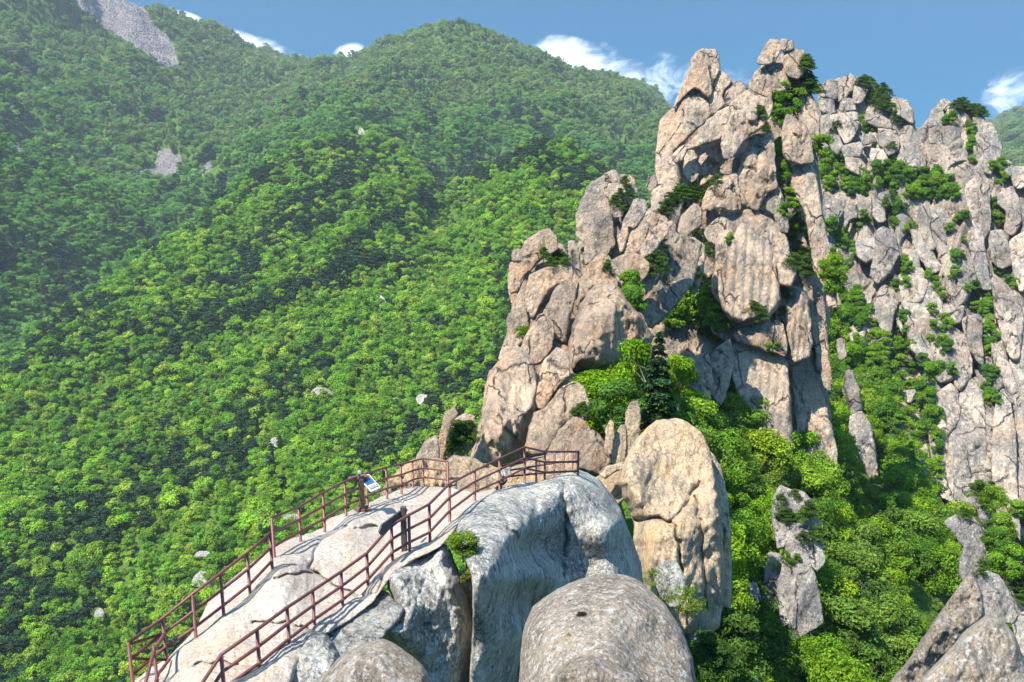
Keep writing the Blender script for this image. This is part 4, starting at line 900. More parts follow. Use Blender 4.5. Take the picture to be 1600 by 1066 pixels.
for (poly, n, kd, hr, lab, grp) in LEDGES:
    q = np.array(poly); x0, y0 = q.min(0); x1, y1 = q.max(0); k = 0; tries = 0
    while k < n and tries < n*12:
        tries += 1
        px, py = RS.uniform(x0, x1), RS.uniform(y0, y1)
        if not inpoly(px, py, poly): continue
        h = hit_px(px, py, True)
        if h is None or h[3] < 30: continue
        hh = RS.uniform(*hr)*(.85 if kd == 'b' else .8)
        loc = h[0]+h[0].normalized()*.1; loc = (loc[0], loc[1], loc[2]-hh*.25)
        if kd == 'b':
            nbr += 1; POOL.append((hh/2.2*F/loc[1], loc[0], loc[1], loc[2], hh/2.2, lab, grp))
        elif kd == 'p':
            npine += 1
            tree('mountain_pine', RS.choice(pine_A), RS.choice(pine_tk), loc, hh, lab, 'pine tree', grp, 1.15)
        else:
            npine += 1
            tree('fir_tree', RS.choice(fir_A), pine_tk[0], loc, hh, lab, 'fir tree', grp, 1.)
        k += 1
print('ledge', nbr, npine)
POOL.sort(key=lambda t_: -t_[0])
GP = [t_ for k_, t_ in enumerate(POOL) if t_[5] is None and k_ % 7 == 3 and t_[0] < 90][:60]
POOL = [t_ for t_ in POOL if t_ not in GP]
for (sz_, x, y, z, R, lab, grp) in GP:
    tree('mountain_pine', RS.choice(pine_A), RS.choice(pine_tk), (x, y, z), R*2.1, 'dark green pine standing among the bright broadleaf trees of the gorge', 'pine tree', 'pines scattered through the gorge', 1.1)
for (sz_, x, y, z, R, lab, grp) in POOL[:290]:
    if lab is None:
        px, py, _ = proj((x, y, z)); grp, lab = region(float(px), float(py))
    tree('broadleaf_tree', RS.choice(near_C if (lab.startswith('green tree') and y > 90) or RS.random() < .2 else near_A), RS.choice(near_tk), (x, y, z), R, lab, 'tree', grp)
# single trees that can be told apart
def at_ground(px, py, y):
    p = P(px, py, y); g = ground_z([p[0]], [p[1]])[0]
    return p, g
def single(name, me, tk, px, py_base, py_top, Z, label, cat, wide=1., unit=1.):
    p = P(px, py_base, Z); hgt = (py_base-py_top)*Z/F/.97
    t = tree(name, me, tk, p, hgt/unit, label, cat, None, wide)
    t.rotation_euler[0] = t.rotation_euler[1] = 0
single('fir_tree', mkmesh('crown', *conifer(7, 17, 230, .06, .10, .21), smooth=False), pine_tk[1], 1024, 690, 520, 62, 'dark blue green fir standing alone on the saddle', 'fir tree', .95)
bpy.data.objects[-1] if False else None
for o in COL.objects:
    if o.name.startswith('crown') and not o.data.materials: o.data.materials.append(L_con)
for a_ in [(990,690,540,66,'slender airy green tree left of the dark fir on the saddle',.55),(952,660,560,70,'yellow green leafy tree in front of the tan dome',.9),(925,690,590,66,'low rounded bright green bush tree behind the buttress dome',1.1),
           (965,690,600,60,'yellow green bush left of the standing stones',1.),(1060,640,560,70,'light green tree right of the dark fir',.8)]:
    single('broadleaf_tree', near_A[a_[0] % 5], near_tk[a_[0] % 3], a_[0], a_[1], a_[2], a_[3], a_[4], 'tree', a_[5]*1.1, 2.2)
for a_ in [(1140,1090,950,46,'dark green pine at the bottom edge right of the domed boulder'),(1105,1080,985,43,'smaller pine left of the dark pine at the bottom edge'),(1190,1085,960,55,'loose blue green pine right of the dark pine at the bottom edge')]:
    single('mountain_pine', withmat([mkmesh('crown', *pine(a_[0], 420, .05, 14), smooth=False)], L_pine)[0], pine_tk[0], a_[0], a_[1], a_[2], a_[3], a_[4], 'pine tree', 1.1)

# shrubs on the platform
def shrub(name, px, py, Z, w, label, leaf, n=26, per=150, mat=None):
    r = w*.5*Z/F; me = mkmesh('foliage', *crown(int(px), nclump=n, per=per, leaf=leaf), smooth=False); me.materials.append(mat or L_shrub)
    p = P(px, py, Z); t = empty(name, (p[0], p[1], p[2]-r*1.1), label, 'shrub'); t.scale = (r*1.1, r*.9, r*.9)
    o = bpy.data.objects.new('foliage', me); COL.objects.link(o); o.parent = t
    k = bpy.data.objects.new('stem', near_tk[0]); COL.objects.link(k); k.parent = t
L_sh2 = leaf_mat('leaves_dry', [(.16, .13, .035), (.13, .14, .03)], .25, 5.)
shrub('shrub', 724, 853, 24.6, 50, 'round green and reddish shrub growing in the crack of the platform', .13)
shrub('shrub', 735, 905, 24.6, 32, 'dry yellow brown tuft hanging in the crack below the green shrub', .16, 12, 110, L_sh2)
shrub('shrub', 764, 863, 25.2, 18, 'tiny green tuft on the grey dome right of the crack', .2, 9, 60)
shrub('shrub', 1020, 905, 36, 36, 'sparse twiggy shrub left of the white boulder', .13, 9, 60)
shrub('shrub', 1075, 945, 37, 60, 'sprawling brown green shrub below the white boulder', .1, 16, 90)
shrub('shrub', 1045, 935, 36.5, 34, 'small fresh shrub between the domed boulder and white boulder', .12, 12, 80)

# ---------------------------------------------------------------- forest masses (uncountable): one object each
def far_variant(name, gen, mat):
    me = mkmesh(name, *gen, smooth=False); me.materials.append(mat)
    return bpy.data.objects.new(name, me)      # only referenced by the scatter nodes
def fc(seed): return crown(seed, nclump=13, per=85, leaf=.175)
BRT = far_variant
protos = [far_variant('forest_crown', fc(201), L_far), far_variant('forest_crown', fc(202), L_far), far_variant('forest_crown', fc(203), L_far),
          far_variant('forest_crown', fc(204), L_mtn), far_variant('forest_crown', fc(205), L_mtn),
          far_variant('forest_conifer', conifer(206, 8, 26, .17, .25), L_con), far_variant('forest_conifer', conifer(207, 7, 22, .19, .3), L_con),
          far_variant('forest_pine', pine(208, 55, .17, 10), L_con),
          far_variant('gorge_crown', crown(209, nclump=18, per=130, leaf=.15), L_near), far_variant('gorge_crown', crown(210, nclump=18, per=130, leaf=.15), L_near),
          far_variant('cliff_crown', crown(211, nclump=18, per=130, leaf=.15), L_cliff), far_variant('cliff_crown', crown(212, nclump=18, per=130, leaf=.15), L_cliff),
          far_variant('valley_crown', fc(213), L_mid), far_variant('valley_crown', fc(214), L_mid)]
def scatter(name, pts, scl, rot, idx, label, cat, protos=protos):
    pts = np.asarray(pts, np.float32); n = len(pts)
    me = bpy.data.meshes.new(name); me.vertices.add(n); me.vertices.foreach_set('co', pts.ravel())
    for nm, ty, dat in (('sc', 'FLOAT_VECTOR', scl), ('ro', 'FLOAT_VECTOR', rot)):
        a = me.attributes.new(nm, ty, 'POINT'); a.data.foreach_set('vector', np.asarray(dat, np.float32).ravel())
    a = me.attributes.new('ix', 'INT', 'POINT'); a.data.foreach_set('value', np.asarray(idx, np.int32))
    o = bpy.data.objects.new(name, me); COL.objects.link(o)
    g = bpy.data.node_groups.new(name, 'GeometryNodeTree')
    g.interface.new_socket('Geometry', in_out='INPUT', socket_type='NodeSocketGeometry')
    g.interface.new_socket('Geometry', in_out='OUTPUT', socket_type='NodeSocketGeometry')
    gi = g.nodes.new('NodeGroupInput'); go = g.nodes.new('NodeGroupOutput'); jn = g.nodes.new('GeometryNodeJoinGeometry')
    def attr(nm, ty):
        a = g.nodes.new('GeometryNodeInputNamedAttribute'); a.data_type = ty; a.inputs['Name'].default_value = nm; return a.outputs['Attribute']
    S = attr('sc', 'FLOAT_VECTOR'); R = attr('ro', 'FLOAT_VECTOR'); I = attr('ix', 'INT')
    e2r = g.nodes.new('FunctionNodeEulerToRotation'); g.links.new(R, e2r.inputs[0])
    for k in sorted(set(int(i) for i in idx)):
        oi = g.nodes.new('GeometryNodeObjectInfo'); oi.inputs['Object'].default_value = protos[k]; oi.inputs['As Instance'].default_value = True
        cmp = g.nodes.new('FunctionNodeCompare'); cmp.data_type = 'INT'; cmp.operation = 'EQUAL'
        g.links.new(I, cmp.inputs[2]); cmp.inputs[3].default_value = k
        ip = g.nodes.new('GeometryNodeInstanceOnPoints')
        g.links.new(gi.outputs[0], ip.inputs['Points']); g.links.new(cmp.outputs[0], ip.inputs['Selection'])
        g.links.new(oi.outputs['Geometry'], ip.inputs['Instance']); g.links.new(e2r.outputs[0], ip.inputs['Rotation']); g.links.new(S, ip.inputs['Scale'])
        g.links.new(ip.outputs[0], jn.inputs[0])
    g.links.new(jn.outputs[0], go.inputs[0])
    md = o.modifiers.new('scatter', 'NODES'); md.node_group = g
    return tag(o, label, cat, None, 'stuff')

def jgrid(y0, y1, sp0, spk, alo, ahi):
    out = []; y = y0
    while y < y1:
        sp = sp0+spk*y; xs = np.arange(alo*y, ahi*y, sp)
        out.append(np.stack([xs+NPR.uniform(-.5, .5, len(xs))*sp, np.full(len(xs), y)+NPR.uniform(-.5, .5, len(xs))*sp, np.full(len(xs), sp)], 1)); y += sp*.95
    return np.concatenate(out)
G = jgrid(270, 3800, 3.9, .0026, -.62, .70)
gz = ground_z(G[:, 0], G[:, 1])
px, py, Zc = proj(np.c_[G[:, 0], G[:, 1], gz+3])
ok = (px > -220) & (px < 1820) & (py < 1300) & (py > -160)
# drop what the mountains hide from anywhere near the camera: running horizon along each direction
aa = G[:, 0]/G[:, 1]; bins = np.clip(((aa+.75)/1.6*500).astype(int), 0, 499); el = (gz+10)/G[:, 1]
order = np.argsort(G[:, 1]); hz = np.full(500, -9.); vis = np.zeros(len(G), bool)
for i in order:
    k = bins[i]; vis[i] = el[i] > hz[k]-.012; hz[k] = max(hz[k], (gz[i]-1)/G[i, 1])
ok &= vis
# mass behind the gorge and right cliff is thinned out: only its rim can be seen
behind = (px > 1090) & (px < 1560) & (G[:, 1] < 1500) & (G[:, 1] > 330)
ok &= ~(behind & (NPR.rand(len(G)) < .7))
G = G[ok]; gz = gz[ok]; px = px[ok]; py = py[ok]
Yd = G[:, 1]
# bare patches: scree and landslips, in ground coordinates found from where the photo shows them
def gnd(px_, py_):
    d_ = Vector(dirs(px_, py_)).normalized(); h_ = bvh_ter.ray_cast(d_*280, d_, 6000)
    return tuple(h_[0]) if h_[0] is not None else None
SCREES = [([(98,-15),(190,-15),(226,12),(240,40),(275,68),(280,112),(262,105),(232,88),(200,68),(160,42)], 1.9, 'long pale rock scree running down the top left mountain'),
          ([(212,268),(244,262),(248,238),(262,232),(284,248),(274,272),(245,278)], 1.9, 'small forked pale scree low on the left mountain'),
          ([(292,276),(322,258),(338,248),(332,266),(298,282)], 1.9, 'narrow pinkish scree right of the forked one'),
          ([(18,225),(34,218),(38,236),(24,238)], 1.3, 'tiny grey scree at the left edge')]
inS = np.zeros(len(G), bool)
for poly, _, _ in SCREES:
    sd, _, _ = poly_sdf(px, py, np.array(poly)); inS |= sd > -2
n = len(G)
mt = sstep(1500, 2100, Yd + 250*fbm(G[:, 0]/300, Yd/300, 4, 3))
r = NPR.rand(n); idx = NPR.randint(0, 3, n)
ci = np.clip((G[:, 0]/Yd-AA[0])/(AA[1]-AA[0]), 0, NA-1).astype(int)
idx = np.where((Yd > np.exp(CD[10][ci])*1.03) & (px < 1100), 12+NPR.randint(0, 2, n), idx)
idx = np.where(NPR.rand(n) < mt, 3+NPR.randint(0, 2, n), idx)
patch = fbm(G[:, 0]/120, Yd/160, 19, 4)
pcon = .03 + .55*sstep(.12, .5, patch) + .18*mt
PL = [([(860,225),(820,245),(780,262),(740,275),(700,290),(685,298),(640,320),(600,350),(560,385),(520,420)], 11, .97), ([(620,410),(560,415),(500,435),(440,460),(380,490),(330,515),(280,545),(250,570)], 11, .95),
      ([(585,203),(560,225),(520,235),(500,232),(470,250),(440,265),(400,300),(340,350),(300,370)], 7, .7), ([(700,740),(760,600),(800,480),(790,420)], 30, .45), ([(560,720),(640,690),(700,620),(740,590)], 24, .7), ([(180,720),(230,690),(300,640)], 8, .6), ([(60,600),(120,560),(200,500)], 9, .5),
      ([(240,400),(230,340),(350,205)], 16, .35), ([(640,660),(760,560),(880,400)], 14, .4), ([(0,880),(150,800),(330,700),(470,560)],9,.45), ([(10,1040),(120,960),(200,900)],14,.3)]
for line, w, pr_ in PL:
    d_ = line_d(px, py, line); pcon = np.maximum(pcon, pr_*np.exp(-(d_/w)**2)*(Yd < 2050))
con = NPR.rand(n) < pcon
idx = np.where(con, np.where(NPR.rand(n) < .6, 7, 5+NPR.randint(0, 2, n)), idx)
idx = np.where(con & (mt > .5), 5+NPR.randint(0, 2, n), idx)
sz = G[:, 2]*(.42+.62*NPR.rand(n)**1.8)*NPR.uniform(.95, 1.15, n)*(1+.25*fbm(G[:, 0]/60, Yd/60, 33, 2))
S = np.stack([sz*NPR.uniform(.85, 1.2, n), sz*NPR.uniform(.85, 1.2, n), sz*NPR.uniform(.8, 1.15, n)], 1)
cm = (idx >= 5) & (idx <= 7)
hc = G[:, 2]*NPR.uniform(1.5, 2.4, n)*(1-.35*mt); S[cm] = np.stack([hc, hc, hc*1.05], 1)[cm]
pm = idx == 7; S[pm] *= np.array([1.1, 1.1, .8])
S *= (1-.8*inS)[:, None]
pts = np.c_[G[:, :2], gz-.4*sz]
rot = np.c_[NPR.uniform(-.12, .12, n), NPR.uniform(-.12, .12, n), NPR.uniform(0, 6.28, n)]
near_m = Yd < 1500
keepm = ~inS
print('forest', n)
scatter('forest', pts[keepm & near_m], S[keepm & near_m], rot[keepm & near_m], idx[keepm & near_m], 'dense spring green forest covering the slopes on the left', 'forest')
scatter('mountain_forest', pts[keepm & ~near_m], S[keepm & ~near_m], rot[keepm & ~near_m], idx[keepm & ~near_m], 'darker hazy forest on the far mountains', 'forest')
if len(POOL) > 290:
    a_ = np.array([t_[:5] for t_ in POOL[290:]], float); clf = np.array([t_[5] is not None for t_ in POOL[290:]])
    nn = len(a_); sc_ = a_[:, 4]; kx = np.where(clf, 10, 8)+NPR.randint(0, 2, nn)
    scatter('gorge_forest', np.c_[a_[:, 1], a_[:, 2], a_[:, 3]], np.stack([sc_, sc_, sc_], 1), np.c_[np.zeros(nn), np.zeros(nn), NPR.uniform(0, 6.28, nn)], kx, 'mass of smaller green trees filling the gorge', 'forest')

# scree boulders
def chunk(seed, k=6):
    rs = np.random.RandomState(seed)
    import bmesh
    bm = bmesh.new(); bmesh.ops.create_icosphere(bm, subdivisions=1, radius=1)
    v = np.array([x.co for x in bm.verts])*rs.uniform(.6, 1.15, (len(bm.verts), 1)); f = np.array([[x.index for x in fc_.verts] for fc_ in bm.faces]); bm.free()
    return v*np.array([1, 1, .75]), f
M_scree = rock_mat('scree_stone', (.40, .34, .32), (.27, .24, .23), (.42, .32, .27), 1.2, streak=0, crackamt=0)
sprot = []
for i in range(3):
    me = mkmesh('scree_block', *chunk(i), smooth=False); me.materials.append(M_scree); sprot.append(bpy.data.objects.new('scree_block', me))
for poly, size, lab in SCREES:
    q = np.array(poly); x0, y0 = q.min(0); x1, y1 = q.max(0); out = []
    step = 1.15
    for yy_ in np.arange(y0, y1, step*.55):
        for xx_ in np.arange(x0, x1, step):
            X_, Y_ = xx_+RS.uniform(-.6, .6), yy_+RS.uniform(-.3, .3)
            X2, Y2 = X_+5*vnoise(np.array([X_/9]), np.array([Y_/9]), 3)[0], Y_+4*vnoise(np.array([X_/8]), np.array([Y_/8]), 6)[0]
            if inpoly(X2, Y2, poly):
                g_ = gnd(X_, Y_)
                if g_: out.append(g_)
    if not out: continue
    a_ = np.array(out); nn = len(a_); s_ = a_[:, 1]/F*NPR.uniform(.6, 1.5, nn)*size
    scatter('scree', a_, np.stack([s_, s_, s_], 1), NPR.uniform(0, 6.28, (nn, 3)), NPR.randint(0, 3, nn), lab, 'scree', sprot)
# lone boulders and slips in the forest
for (px_, py_, w, h, lab) in [(502,618,22,13,'white boulder in the forest left of centre, the largest there'),(661,624,11,9,'white boulder in the forest nearest the outcrop'),(620,535,11,6,'flat white boulder high in the forest below the landslip'),
      (430,691,11,8,'pale split boulder in the forest below the largest white one'),(318,904,18,12,'tan boulder in the forest left of the railing'),(457,808,14,5,'narrow pale boulder just beyond the railing'),(565,216,8,17,'small rock pillar on the crest of the wooded ridge'),
      (156,958,9,8,'pale boulder low in the forest at the lower left'),(318,866,13,5,'flat pale boulder in the forest above the tan one'),(597,478,8,16,'thin pinkish rock strip in the forest'),(675,455,5,10,'small orange earth slip on the wooded slope')]:
    g_ = gnd(px_, py_+h*.5)
    if not g_: continue
    Zc_ = proj(np.array(g_))[2]
    rock('forest_boulder', [(px_-w,py_+h*.9),(px_-w*.9,py_-h*.2),(px_-w*.3,py_-h),(px_+w*.5,py_-h*.8),(px_+w,py_-h*.1),(px_+w*.9,py_+h*.9),(px_,py_+h*1.3)], float(Zc_)-7, M_far, s=1.2, label=lab, cat='boulder', blk=.5, dil=0)
# ---------------------------------------------------------------- railings and signs
M_rail = plain_mat('rail_paint', (.17, .055, .045), .45, .2, scale=14., c2=(.10, .035, .03))
M_wood = plain_mat('brown_wood', (.15, .075, .05), .7, scale=9., c2=(.09, .045, .03), bump=.003)
M_dark = plain_mat('dark_wood', (.075, .07, .065), .8, scale=12., c2=(.035, .033, .032), bump=.004)
M_metal = plain_mat('pale_metal', (.62, .65, .68), .4, .6)
M_white = plain_mat('white_frame', (.78, .78, .76), .5)
def tube(name, pts, r, mat, parent, n=8):
    pts = [np.array(p, float) for p in pts]; V = []; Fc = []
    for i, p in enumerate(pts):
        d = pts[min(i+1, len(pts)-1)]-pts[max(i-1, 0)]; d /= np.linalg.norm(d)
        a = np.cross(d, [0, 0, 1.]); 
        if np.linalg.norm(a) < .1: a = np.array([1., 0, 0])
        a /= np.linalg.norm(a); c_ = np.cross(d, a)
        for j in range(n): V.append(p+r*(math.cos(2*math.pi*j/n)*a+math.sin(2*math.pi*j/n)*c_))
    for i in range(len(pts)-1):
        for j in range(n): Fc.append((i*n+j, i*n+(j+1) % n, (i+1)*n+(j+1) % n, (i+1)*n+j))
    base = np.array(parent.location)
    for e_, o_ in ((0, 1), (len(pts)-1, -1)):            # end caps as triangle fans of quads
        k = len(V); V.append(pts[e_])
        for j in range(0, n, 2): Fc.append((k, e_*n+j, e_*n+(j+1) % n, e_*n+(j+2) % n))
    return link(name, mkmesh(name, np.array(V)-base, Fc), mat, (0, 0, 0), parent)
def top_of(b, top, Z):
    p = P(*b, Z); lo, hi = .3, 2.2
    for _ in range(30):
        m = (lo+hi)/2
        if proj(p+[0, 0, m])[1] > top[1]: lo = m
        else: hi = m
    return p, p+np.array([0, 0, m])
def railing(label, posts, levels=(1., .66, .33), r=.042, extra=None, ext_start=None):
    PT = [top_of(b_, t_, z_) for t_, b_, z_ in posts]
    root = empty('railing', PT[0][0], label, 'railing')
    for b_, t_ in PT:
        tube('post', [b_-np.array([0, 0, .22]), t_], r, M_rail, root)
    for lv in levels:
        path = [b_+(t_-b_)*lv for b_, t_ in PT]
        if ext_start is not None:
            path = [path[0]+np.array(ext_start)]+path
        tube('rail', path, r*.9, M_rail, root)
    return root, PT
_, PA = railing('reddish brown pipe railing along the lower left rim of the walkway', [((200.4,1004),(209,1080),22.0),((253.6,966),(260.5,1033),22.8),((300,929),(307,1005),23.0),((345.8,896),(350.5,971),23.5),((386,864),(391.4,938),24.3),((423,834),(426,897.5),25)])
_, PB = railing('reddish brown pipe railing along the upper left rim behind the information board', [((427,809.5),(429,876),26),((467,792.6),(470,849),28),((504.7,770),(507.6,831),29.5),((540,752.5),(541,808.5),31),((572.5,740),(574.5,792.6),33),((605,730.6),(605,779),34.5),
      ((626.3,725.7),(627.4,774),36),((645,721),(645.4,763.5),38),((661.6,716.5),(661.6,760),38.5),((701,721.6),(700,764),37.5)])
_, PC = railing('long reddish brown pipe railing on the right side of the walkway', [((346,1023),(352,1100),20.0),((401,984),(407,1062),20.8),((451,949.5),(453,1022),21.7),((489,923),(492,990),22.9),((534,893.6),(536,959),24.1),((574.5,864.6),(575.5,926),25.1),((613,821),(613.5,884),26),
      ((640,805),(640.5,868),26.4),((672.5,788),(672,853),27.1),((703,756.5),(703,818.5),28.8),((740.3,736),(742,785),32.2),((780.5,716.6),(780.5,769),34.4),((819.5,698.6),(819.5,748),35.6),((851,706),(851,754),36.5),((903.3,706),(903,751),37.6)], ext_start=(-.55, -.5, -.75))
railing('far cross railing at the end of the walkway', [((783,728),(783,755),37.5),((838,716),(838,752),38.5),((866,708),(866,753),38.8),((880,706),(880,753),38.6),((893.5,706),(893.7,754),38.2),((903.3,706),(903,751),37.7)])
# short sloping stair rail in front of the lower left corner
root = empty('railing', P(247, 1066, 22), 'short sloping stair handrail at the bottom left corner', 'railing')
b1, t1 = top_of((247,1078), (239.5,1009), 21.2)
tube('post', [b1, t1], .036, M_rail, root)
tube('rail', [PA[1][0]+(PA[1][1]-PA[1][0])*.62, t1+np.array([0,0,-.1]), P(226,1072,20.6), P(214,1110,20)], .04, M_rail, root)
tube('rail', [P(265,1030,22.3), P(248,1052,21.3), P(236,1085,20.5)], .036, M_rail, root)
tube('rail', [PA[0][1]-[0,0,.05], P(254,990,22.6)], .034, M_rail, root)
tube('rail', [P(203,1029,22), P(260,1031,22.6)], .034, M_rail, root)
root = empty('hand_cable', P(783, 728, 37), 'thin pale cable strung along the far cross railing', 'cable')
tube('wire', [P(783,728.5,37.3), P(838,714.5,38.3), P(893,705.5,38)], .014, M_metal, root, 6)

def box(name, c, ax, ay, az, sx, sy, sz, mat, parent, bev=.012):
    import bmesh
    bm = bmesh.new(); bmesh.ops.create_cube(bm, size=1.)
    bmesh.ops.scale(bm, vec=(sx, sy, sz), verts=bm.verts)
    if bev: bmesh.ops.bevel(bm, geom=bm.edges[:], offset=bev, segments=2, affect='EDGES')
    M = Matrix((ax, ay, az)).transposed()
    me = bpy.data.meshes.new(name); bm.transform(M.to_4x4()); bm.transform(Matrix.Translation(Vector(c)-parent.location)); bm.to_mesh(me); bm.free()
    return link(name, me, mat, (0, 0, 0), parent)
# information board
B0 = P(566, 797, 32.0); X3 = Vector((1, 0, 0)); Y3 = Vector((0, 1, 0)); Z3 = Vector((0, 0, 1))
ib = empty('information_board', B0, 'tilted information board with a blue photograph on a brown wooden stand', 'sign')
yaw = Matrix.Rotation(math.radians(28), 3, 'Z'); ax = yaw @ X3; ay = yaw @ Y3
B0v = Vector(B0)
box('base', B0v+Z3*.03, ax, ay, Z3, .46, .4, .07, M_wood, ib)
box('post', B0v+Z3*.55, ax, ay, Z3, .14, .16, 1.05, M_wood, ib)
box('top_board', B0v+Z3*1.10+ay*.10-ax*.06, ax, ay, Z3, .62, .26, .05, M_wood, ib)
box('lamp', B0v+Z3*1.22-ax*.05, ax, ay, Z3, .06, .06, .16, M_wood, ib, .008)
box('lamp_cap', B0v+Z3*1.31-ax*.05, ax, ay, Z3, .09, .16, .08, M_metal, ib, .015)
cs = [Vector(P(561.4, 747, 32.0)), Vector(P(575.6, 741, 32.15)), Vector(P(594, 760.6, 31.55)), Vector(P(579.8, 767, 31.4))]
ux_ = (cs[1]-cs[0]).normalized(); uy_ = (cs[3]-cs[0]); uy_ = (uy_-ux_*uy_.dot(ux_)); Hh = uy_.length; uy_.normalize(); un = ux_.cross(uy_).normalized()
if un.dot(-cs[0]) < 0: un = -un
Wd = (cs[1]-cs[0]).length; ctr = (cs[0]+cs[1]+cs[2]+cs[3])/4
box('panel_frame', ctr-un*.03, ux_, -uy_, un, Wd*1.06, Hh*1.03, .06, M_white, ib, .01)
# printed face: brown title band, blue mountain photo, grey text block
pm_, nt = newmat('printed_panel'); b = NB(nt)
uvn = b.n('ShaderNodeTexCoord').outputs['UV']; s_ = b.n('ShaderNodeSeparateXYZ', {0: uvn}); U, Vv = s_.outputs[0], s_.outputs[1]
nz = b.noise(uvn, 6., 4).outputs[0]
sky_ = b.mix(b.ramp(Vv, .5, .78), (.015, .06, .14), (.02, .19, .42))
hill = b.math('GREATER_THAN', b.math('MULTIPLY_ADD', nz, .35, .30), Vv)
photo = b.mix(hill, sky_, (.04, .07, .10))
base_c = b.mix(b.ramp(b.noise(uvn, 14., 3).outputs[0], .4, .6), (.07, .07, .13), (.12, .10, .15))
inph = b.math('MULTIPLY', b.math('GREATER_THAN', Vv, .36), b.math('LESS_THAN', Vv, .80)); inph = b.math('MULTIPLY', inph, b.math('LESS_THAN', U, .82))
cc = b.mix(inph, base_c, photo)
cc = b.mix(b.math('GREATER_THAN', Vv, .82), cc, (.20, .07, .03))
b.n('ShaderNodeOutputMaterial', {0: b.n('ShaderNodeBsdfPrincipled', {'Base Color': cc, 'Roughness': .35}).outputs[0]})
hw, hh = Wd*.47, Hh*.465
def quad_on(name, u0, u1, v0, v1, off, mat):
    pts = [ctr+ux_*(Wd*(u-.5)*.94)-uy_*(Hh*(v-.5)*.93)+un*off for u, v in ((u0, v0), (u1, v0), (u1, v1), (u0, v1))]
    me = bpy.data.meshes.new(name); me.from_pydata([p-ib.location for p in pts], [], [(0, 1, 2, 3)])
    uv = me.uv_layers.new(name='UVMap')
    for i, c_ in enumerate(((u0, v0), (u1, v0), (u1, v1), (u0, v1))): uv.data[i].uv = c_
    return link(name, me, mat, (0, 0, 0), ib)
quad_on('printed_panel', 0, 1, 0, 1, .004, pm_)
quad_on('emblem', .08, .18, .86, .95, .008, M_white)
# rows of short pale marks standing for the small map drawing and captions
vs, fs = [], []
rr = random.Random(3)
for row, (v_, hgt_) in enumerate(((.28, .05), (.22, .03), (.15, .02), (.10, .02))):
    u_ = .1
    while u_ < .86:
        w_ = rr.uniform(.04, .12)
        k = len(vs)
        for (a_, c_) in ((u_, v_), (u_+w_, v_), (u_+w_, v_+hgt_), (u_, v_+hgt_)):
            vs.append(ctr+ux_*(Wd*(a_-.5)*.94)-uy_*(Hh*(c_-.5)*.93)+un*.008-ib.location)
        fs.append((k, k+1, k+2, k+3)); u_ += w_+rr.uniform(.02, .06)
me = bpy.data.meshes.new('caption_lines'); me.from_pydata(vs, [], fs); link('caption_lines', me, M_white, (0, 0, 0), ib)
# wooden direction sign
S0 = Vector(P(632, 861, 26.6)); ds = empty('direction_sign', S0, 'dark wooden signpost with an arrow board pointing down to the left', 'sign')
top = Vector(top_of((632,861),(626,792),26.6)[1]); hh_ = top.z-S0.z
box('post', S0+Z3*(hh_/2-.1), X3, Y3, Z3, .15, .15, hh_+.2, M_dark, ds)
def plank(name, a, c_, h0, h1, th):
    a = Vector(a); c_ = Vector(c_); d = (c_-a).normalized(); n_ = d.cross(Z3).normalized(); up = n_.cross(d).normalized()*-1
    if up.z < 0: up = -up
    L = (c_-a).length; prof_ = [(0, -h0), (L-.16, -h1), (L, 0), (L-.16, h1), (0, h0)]
    V_ = [a+d*u+up*v+n_*s*th/2-ds.location for s in (-1, 1) for u, v in prof_]
    k = len(prof_); F_ = [tuple(range(k))[::-1], tuple(range(k, 2*k))]+[(i, (i+1) % k, k+(i+1) % k, k+i) for i in range(k)]
    me = bpy.data.meshes.new(name); me.from_pydata(V_, [], F_); return link(name, me, M_dark, (0, 0, 0), ds)
plank('arrow_board', P(629, 803, 26.5), P(592, 831, 24.9), .14, .14, .05)
plank('short_board', P(626, 801, 26.7), P(636, 797, 27.3), .07, .07, .04)

# ---------------------------------------------------------------- haze, sky, sun
hz_ = bpy.data.meshes.new('haze')
x0, x1, y0, y1, zlo, zhi = -3600, 3600, -60, 4300, -620, 720
hz_.from_pydata([(x, y, z) for z in (zlo, zhi) for x, y in ((x0, y0), (x1, y0), (x1, y1), (x0, y1))], [], [(3, 2, 1, 0), (4, 5, 6, 7), (0, 1, 5, 4), (1, 2, 6, 5), (2, 3, 7, 6), (3, 0, 4, 7)])
hm, nt = newmat('haze'); b = NB(nt)
vol = b.n('ShaderNodeVolumePrincipled', {'Color': (.82, .92, 1., 1), 'Density': HAZE, 'Anisotropy': .1})
b.n('ShaderNodeOutputMaterial', {'Volume': vol.outputs[0]})
hm.cycles.homogeneous_volume = True if hasattr(hm.cycles, 'homogeneous_volume') else None
if HAZE > 0: tag(link('haze', hz_, hm), 'thin blue haze over the mountains', None, None, 'stuff')

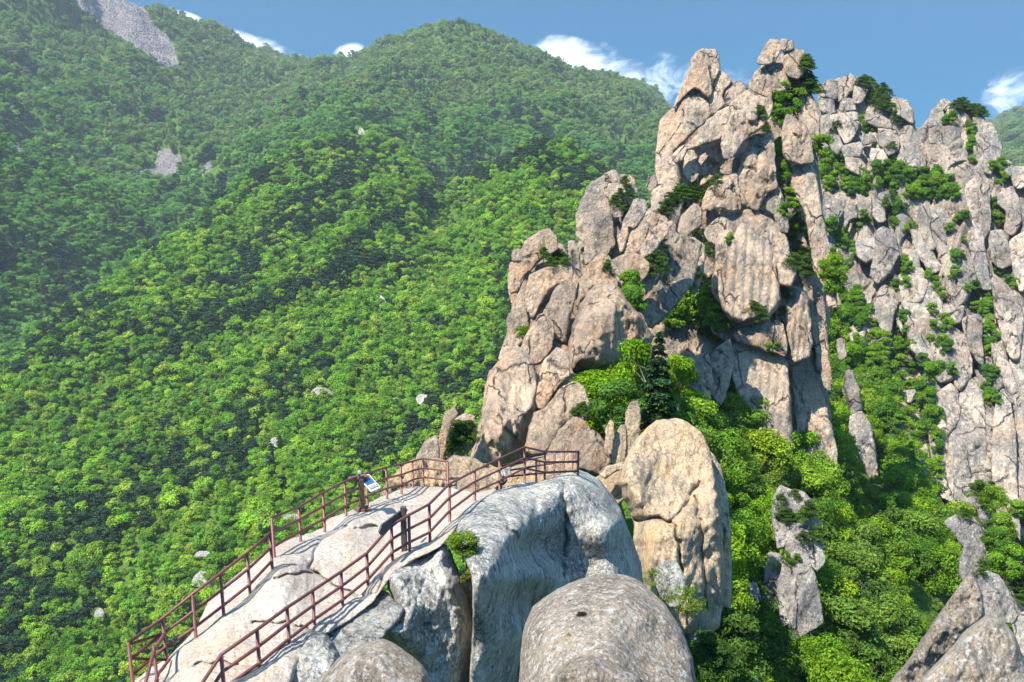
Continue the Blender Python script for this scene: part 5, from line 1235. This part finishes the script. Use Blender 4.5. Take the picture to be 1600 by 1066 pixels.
SUN = Vector((-.42, -.30, .86)).normalized()
el_s = math.asin(SUN.z); az = math.atan2(SUN.x, SUN.y)
w = bpy.data.worlds.new('World'); scene.world = w; w.use_nodes = True; nt = w.node_tree; nt.nodes.clear(); b = NB(nt)
sky = b.n('ShaderNodeTexSky', sky_type='NISHITA', sun_disc=False, sun_elevation=el_s, sun_rotation=az, altitude=1500, air_density=1.0, dust_density=.15, ozone_density=3.)
gen = b.n('ShaderNodeTexCoord').outputs['Generated']
nt.links.new(b.n('ShaderNodeVectorMath', {0: b.vadd(gen, (0, 0, .22))}, operation='NORMALIZE').outputs[0], sky.inputs[0])
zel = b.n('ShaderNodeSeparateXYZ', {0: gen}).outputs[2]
sky_c = b.n('ShaderNodeHueSaturation', {'Color': sky.outputs[0], 'Saturation': b.ramp(zel, .2, .75, 1.75, 1.05), 'Value': b.ramp(zel, .2, .75, .22, 1.15), 'Hue': .488}).outputs[0]  # invented gradient: low sky darkened, unseen zenith brightened to lift the shadows
sx = b.n('ShaderNodeSeparateXYZ', {0: gen})
az_ = b.math('DIVIDE', sx.outputs[0], b.math('MAXIMUM', sx.outputs[1], .05)); el_ = b.math('DIVIDE', sx.outputs[2], b.math('MAXIMUM', sx.outputs[1], .05))
def blob(px_, py_, rx, ry, tilt=0.):
    a_, e_ = E(px_, py_); da = b.math('SUBTRACT', az_, float(a_)); de = b.math('SUBTRACT', el_, float(e_))
    de = b.math('SUBTRACT', de, b.math('MULTIPLY', da, tilt))
    q = b.math('ADD', b.math('POWER', b.math('ABSOLUTE', b.math('DIVIDE', da, rx/F)), 2.), b.math('POWER', b.math('ABSOLUTE', b.math('DIVIDE', de, ry/F)), 2.))
    return b.math('SUBTRACT', 1., q, clamp=True)
cl_ = None
for args in [(905,100,80,40,-.25),(960,112,90,44,-.2),(1045,125,70,44,0),(1152,116,30,22,0),(1575,150,60,50,.2),(1640,170,90,60,0),(400,72,60,16,-.42),(450,88,60,18,-.42),(280,24,40,9,-.2),(545,80,26,14,.2),(-300,-300,500,120,0),(2300,100,500,70,0)]:
    v = blob(*args); cl_ = v if cl_ is None else b.math('MAXIMUM', cl_, v)
cv = b.vmul(gen, (1, 1, 1.9)); nz = b.noise(cv, 17., 10, .66, .9).outputs[0]
dens = b.ramp(b.math('ADD', b.math('MULTIPLY', b.math('POWER', cl_, .6), .62), b.math('MULTIPLY', b.math('SUBTRACT', nz, .5), 2.1)), .2, 1.35, 0, .72)
dens = b.math('MULTIPLY', dens, b.ramp(cl_, 0., .25))
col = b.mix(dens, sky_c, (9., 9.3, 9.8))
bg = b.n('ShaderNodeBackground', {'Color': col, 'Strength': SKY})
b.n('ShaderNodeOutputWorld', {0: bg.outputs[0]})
sl = bpy.data.lights.new('sun', 'SUN'); sl.energy = SUNE; sl.angle = math.radians(.5); sl.color = (1, .95, .86)
so = bpy.data.objects.new('sun', sl); COL.objects.link(so); so.rotation_euler = SUN.to_track_quat('Z', 'Y').to_euler()
vs_ = scene.view_settings; vs_.view_transform = 'Standard'; vs_.look = 'None'; vs_.exposure = EXPO; vs_.gamma = 1.
scene.cycles.max_bounces = 6; scene.cycles.diffuse_bounces = 4; scene.cycles.transmission_bounces = 4; scene.cycles.transparent_max_bounces = 8; scene.cycles.volume_bounces = 0
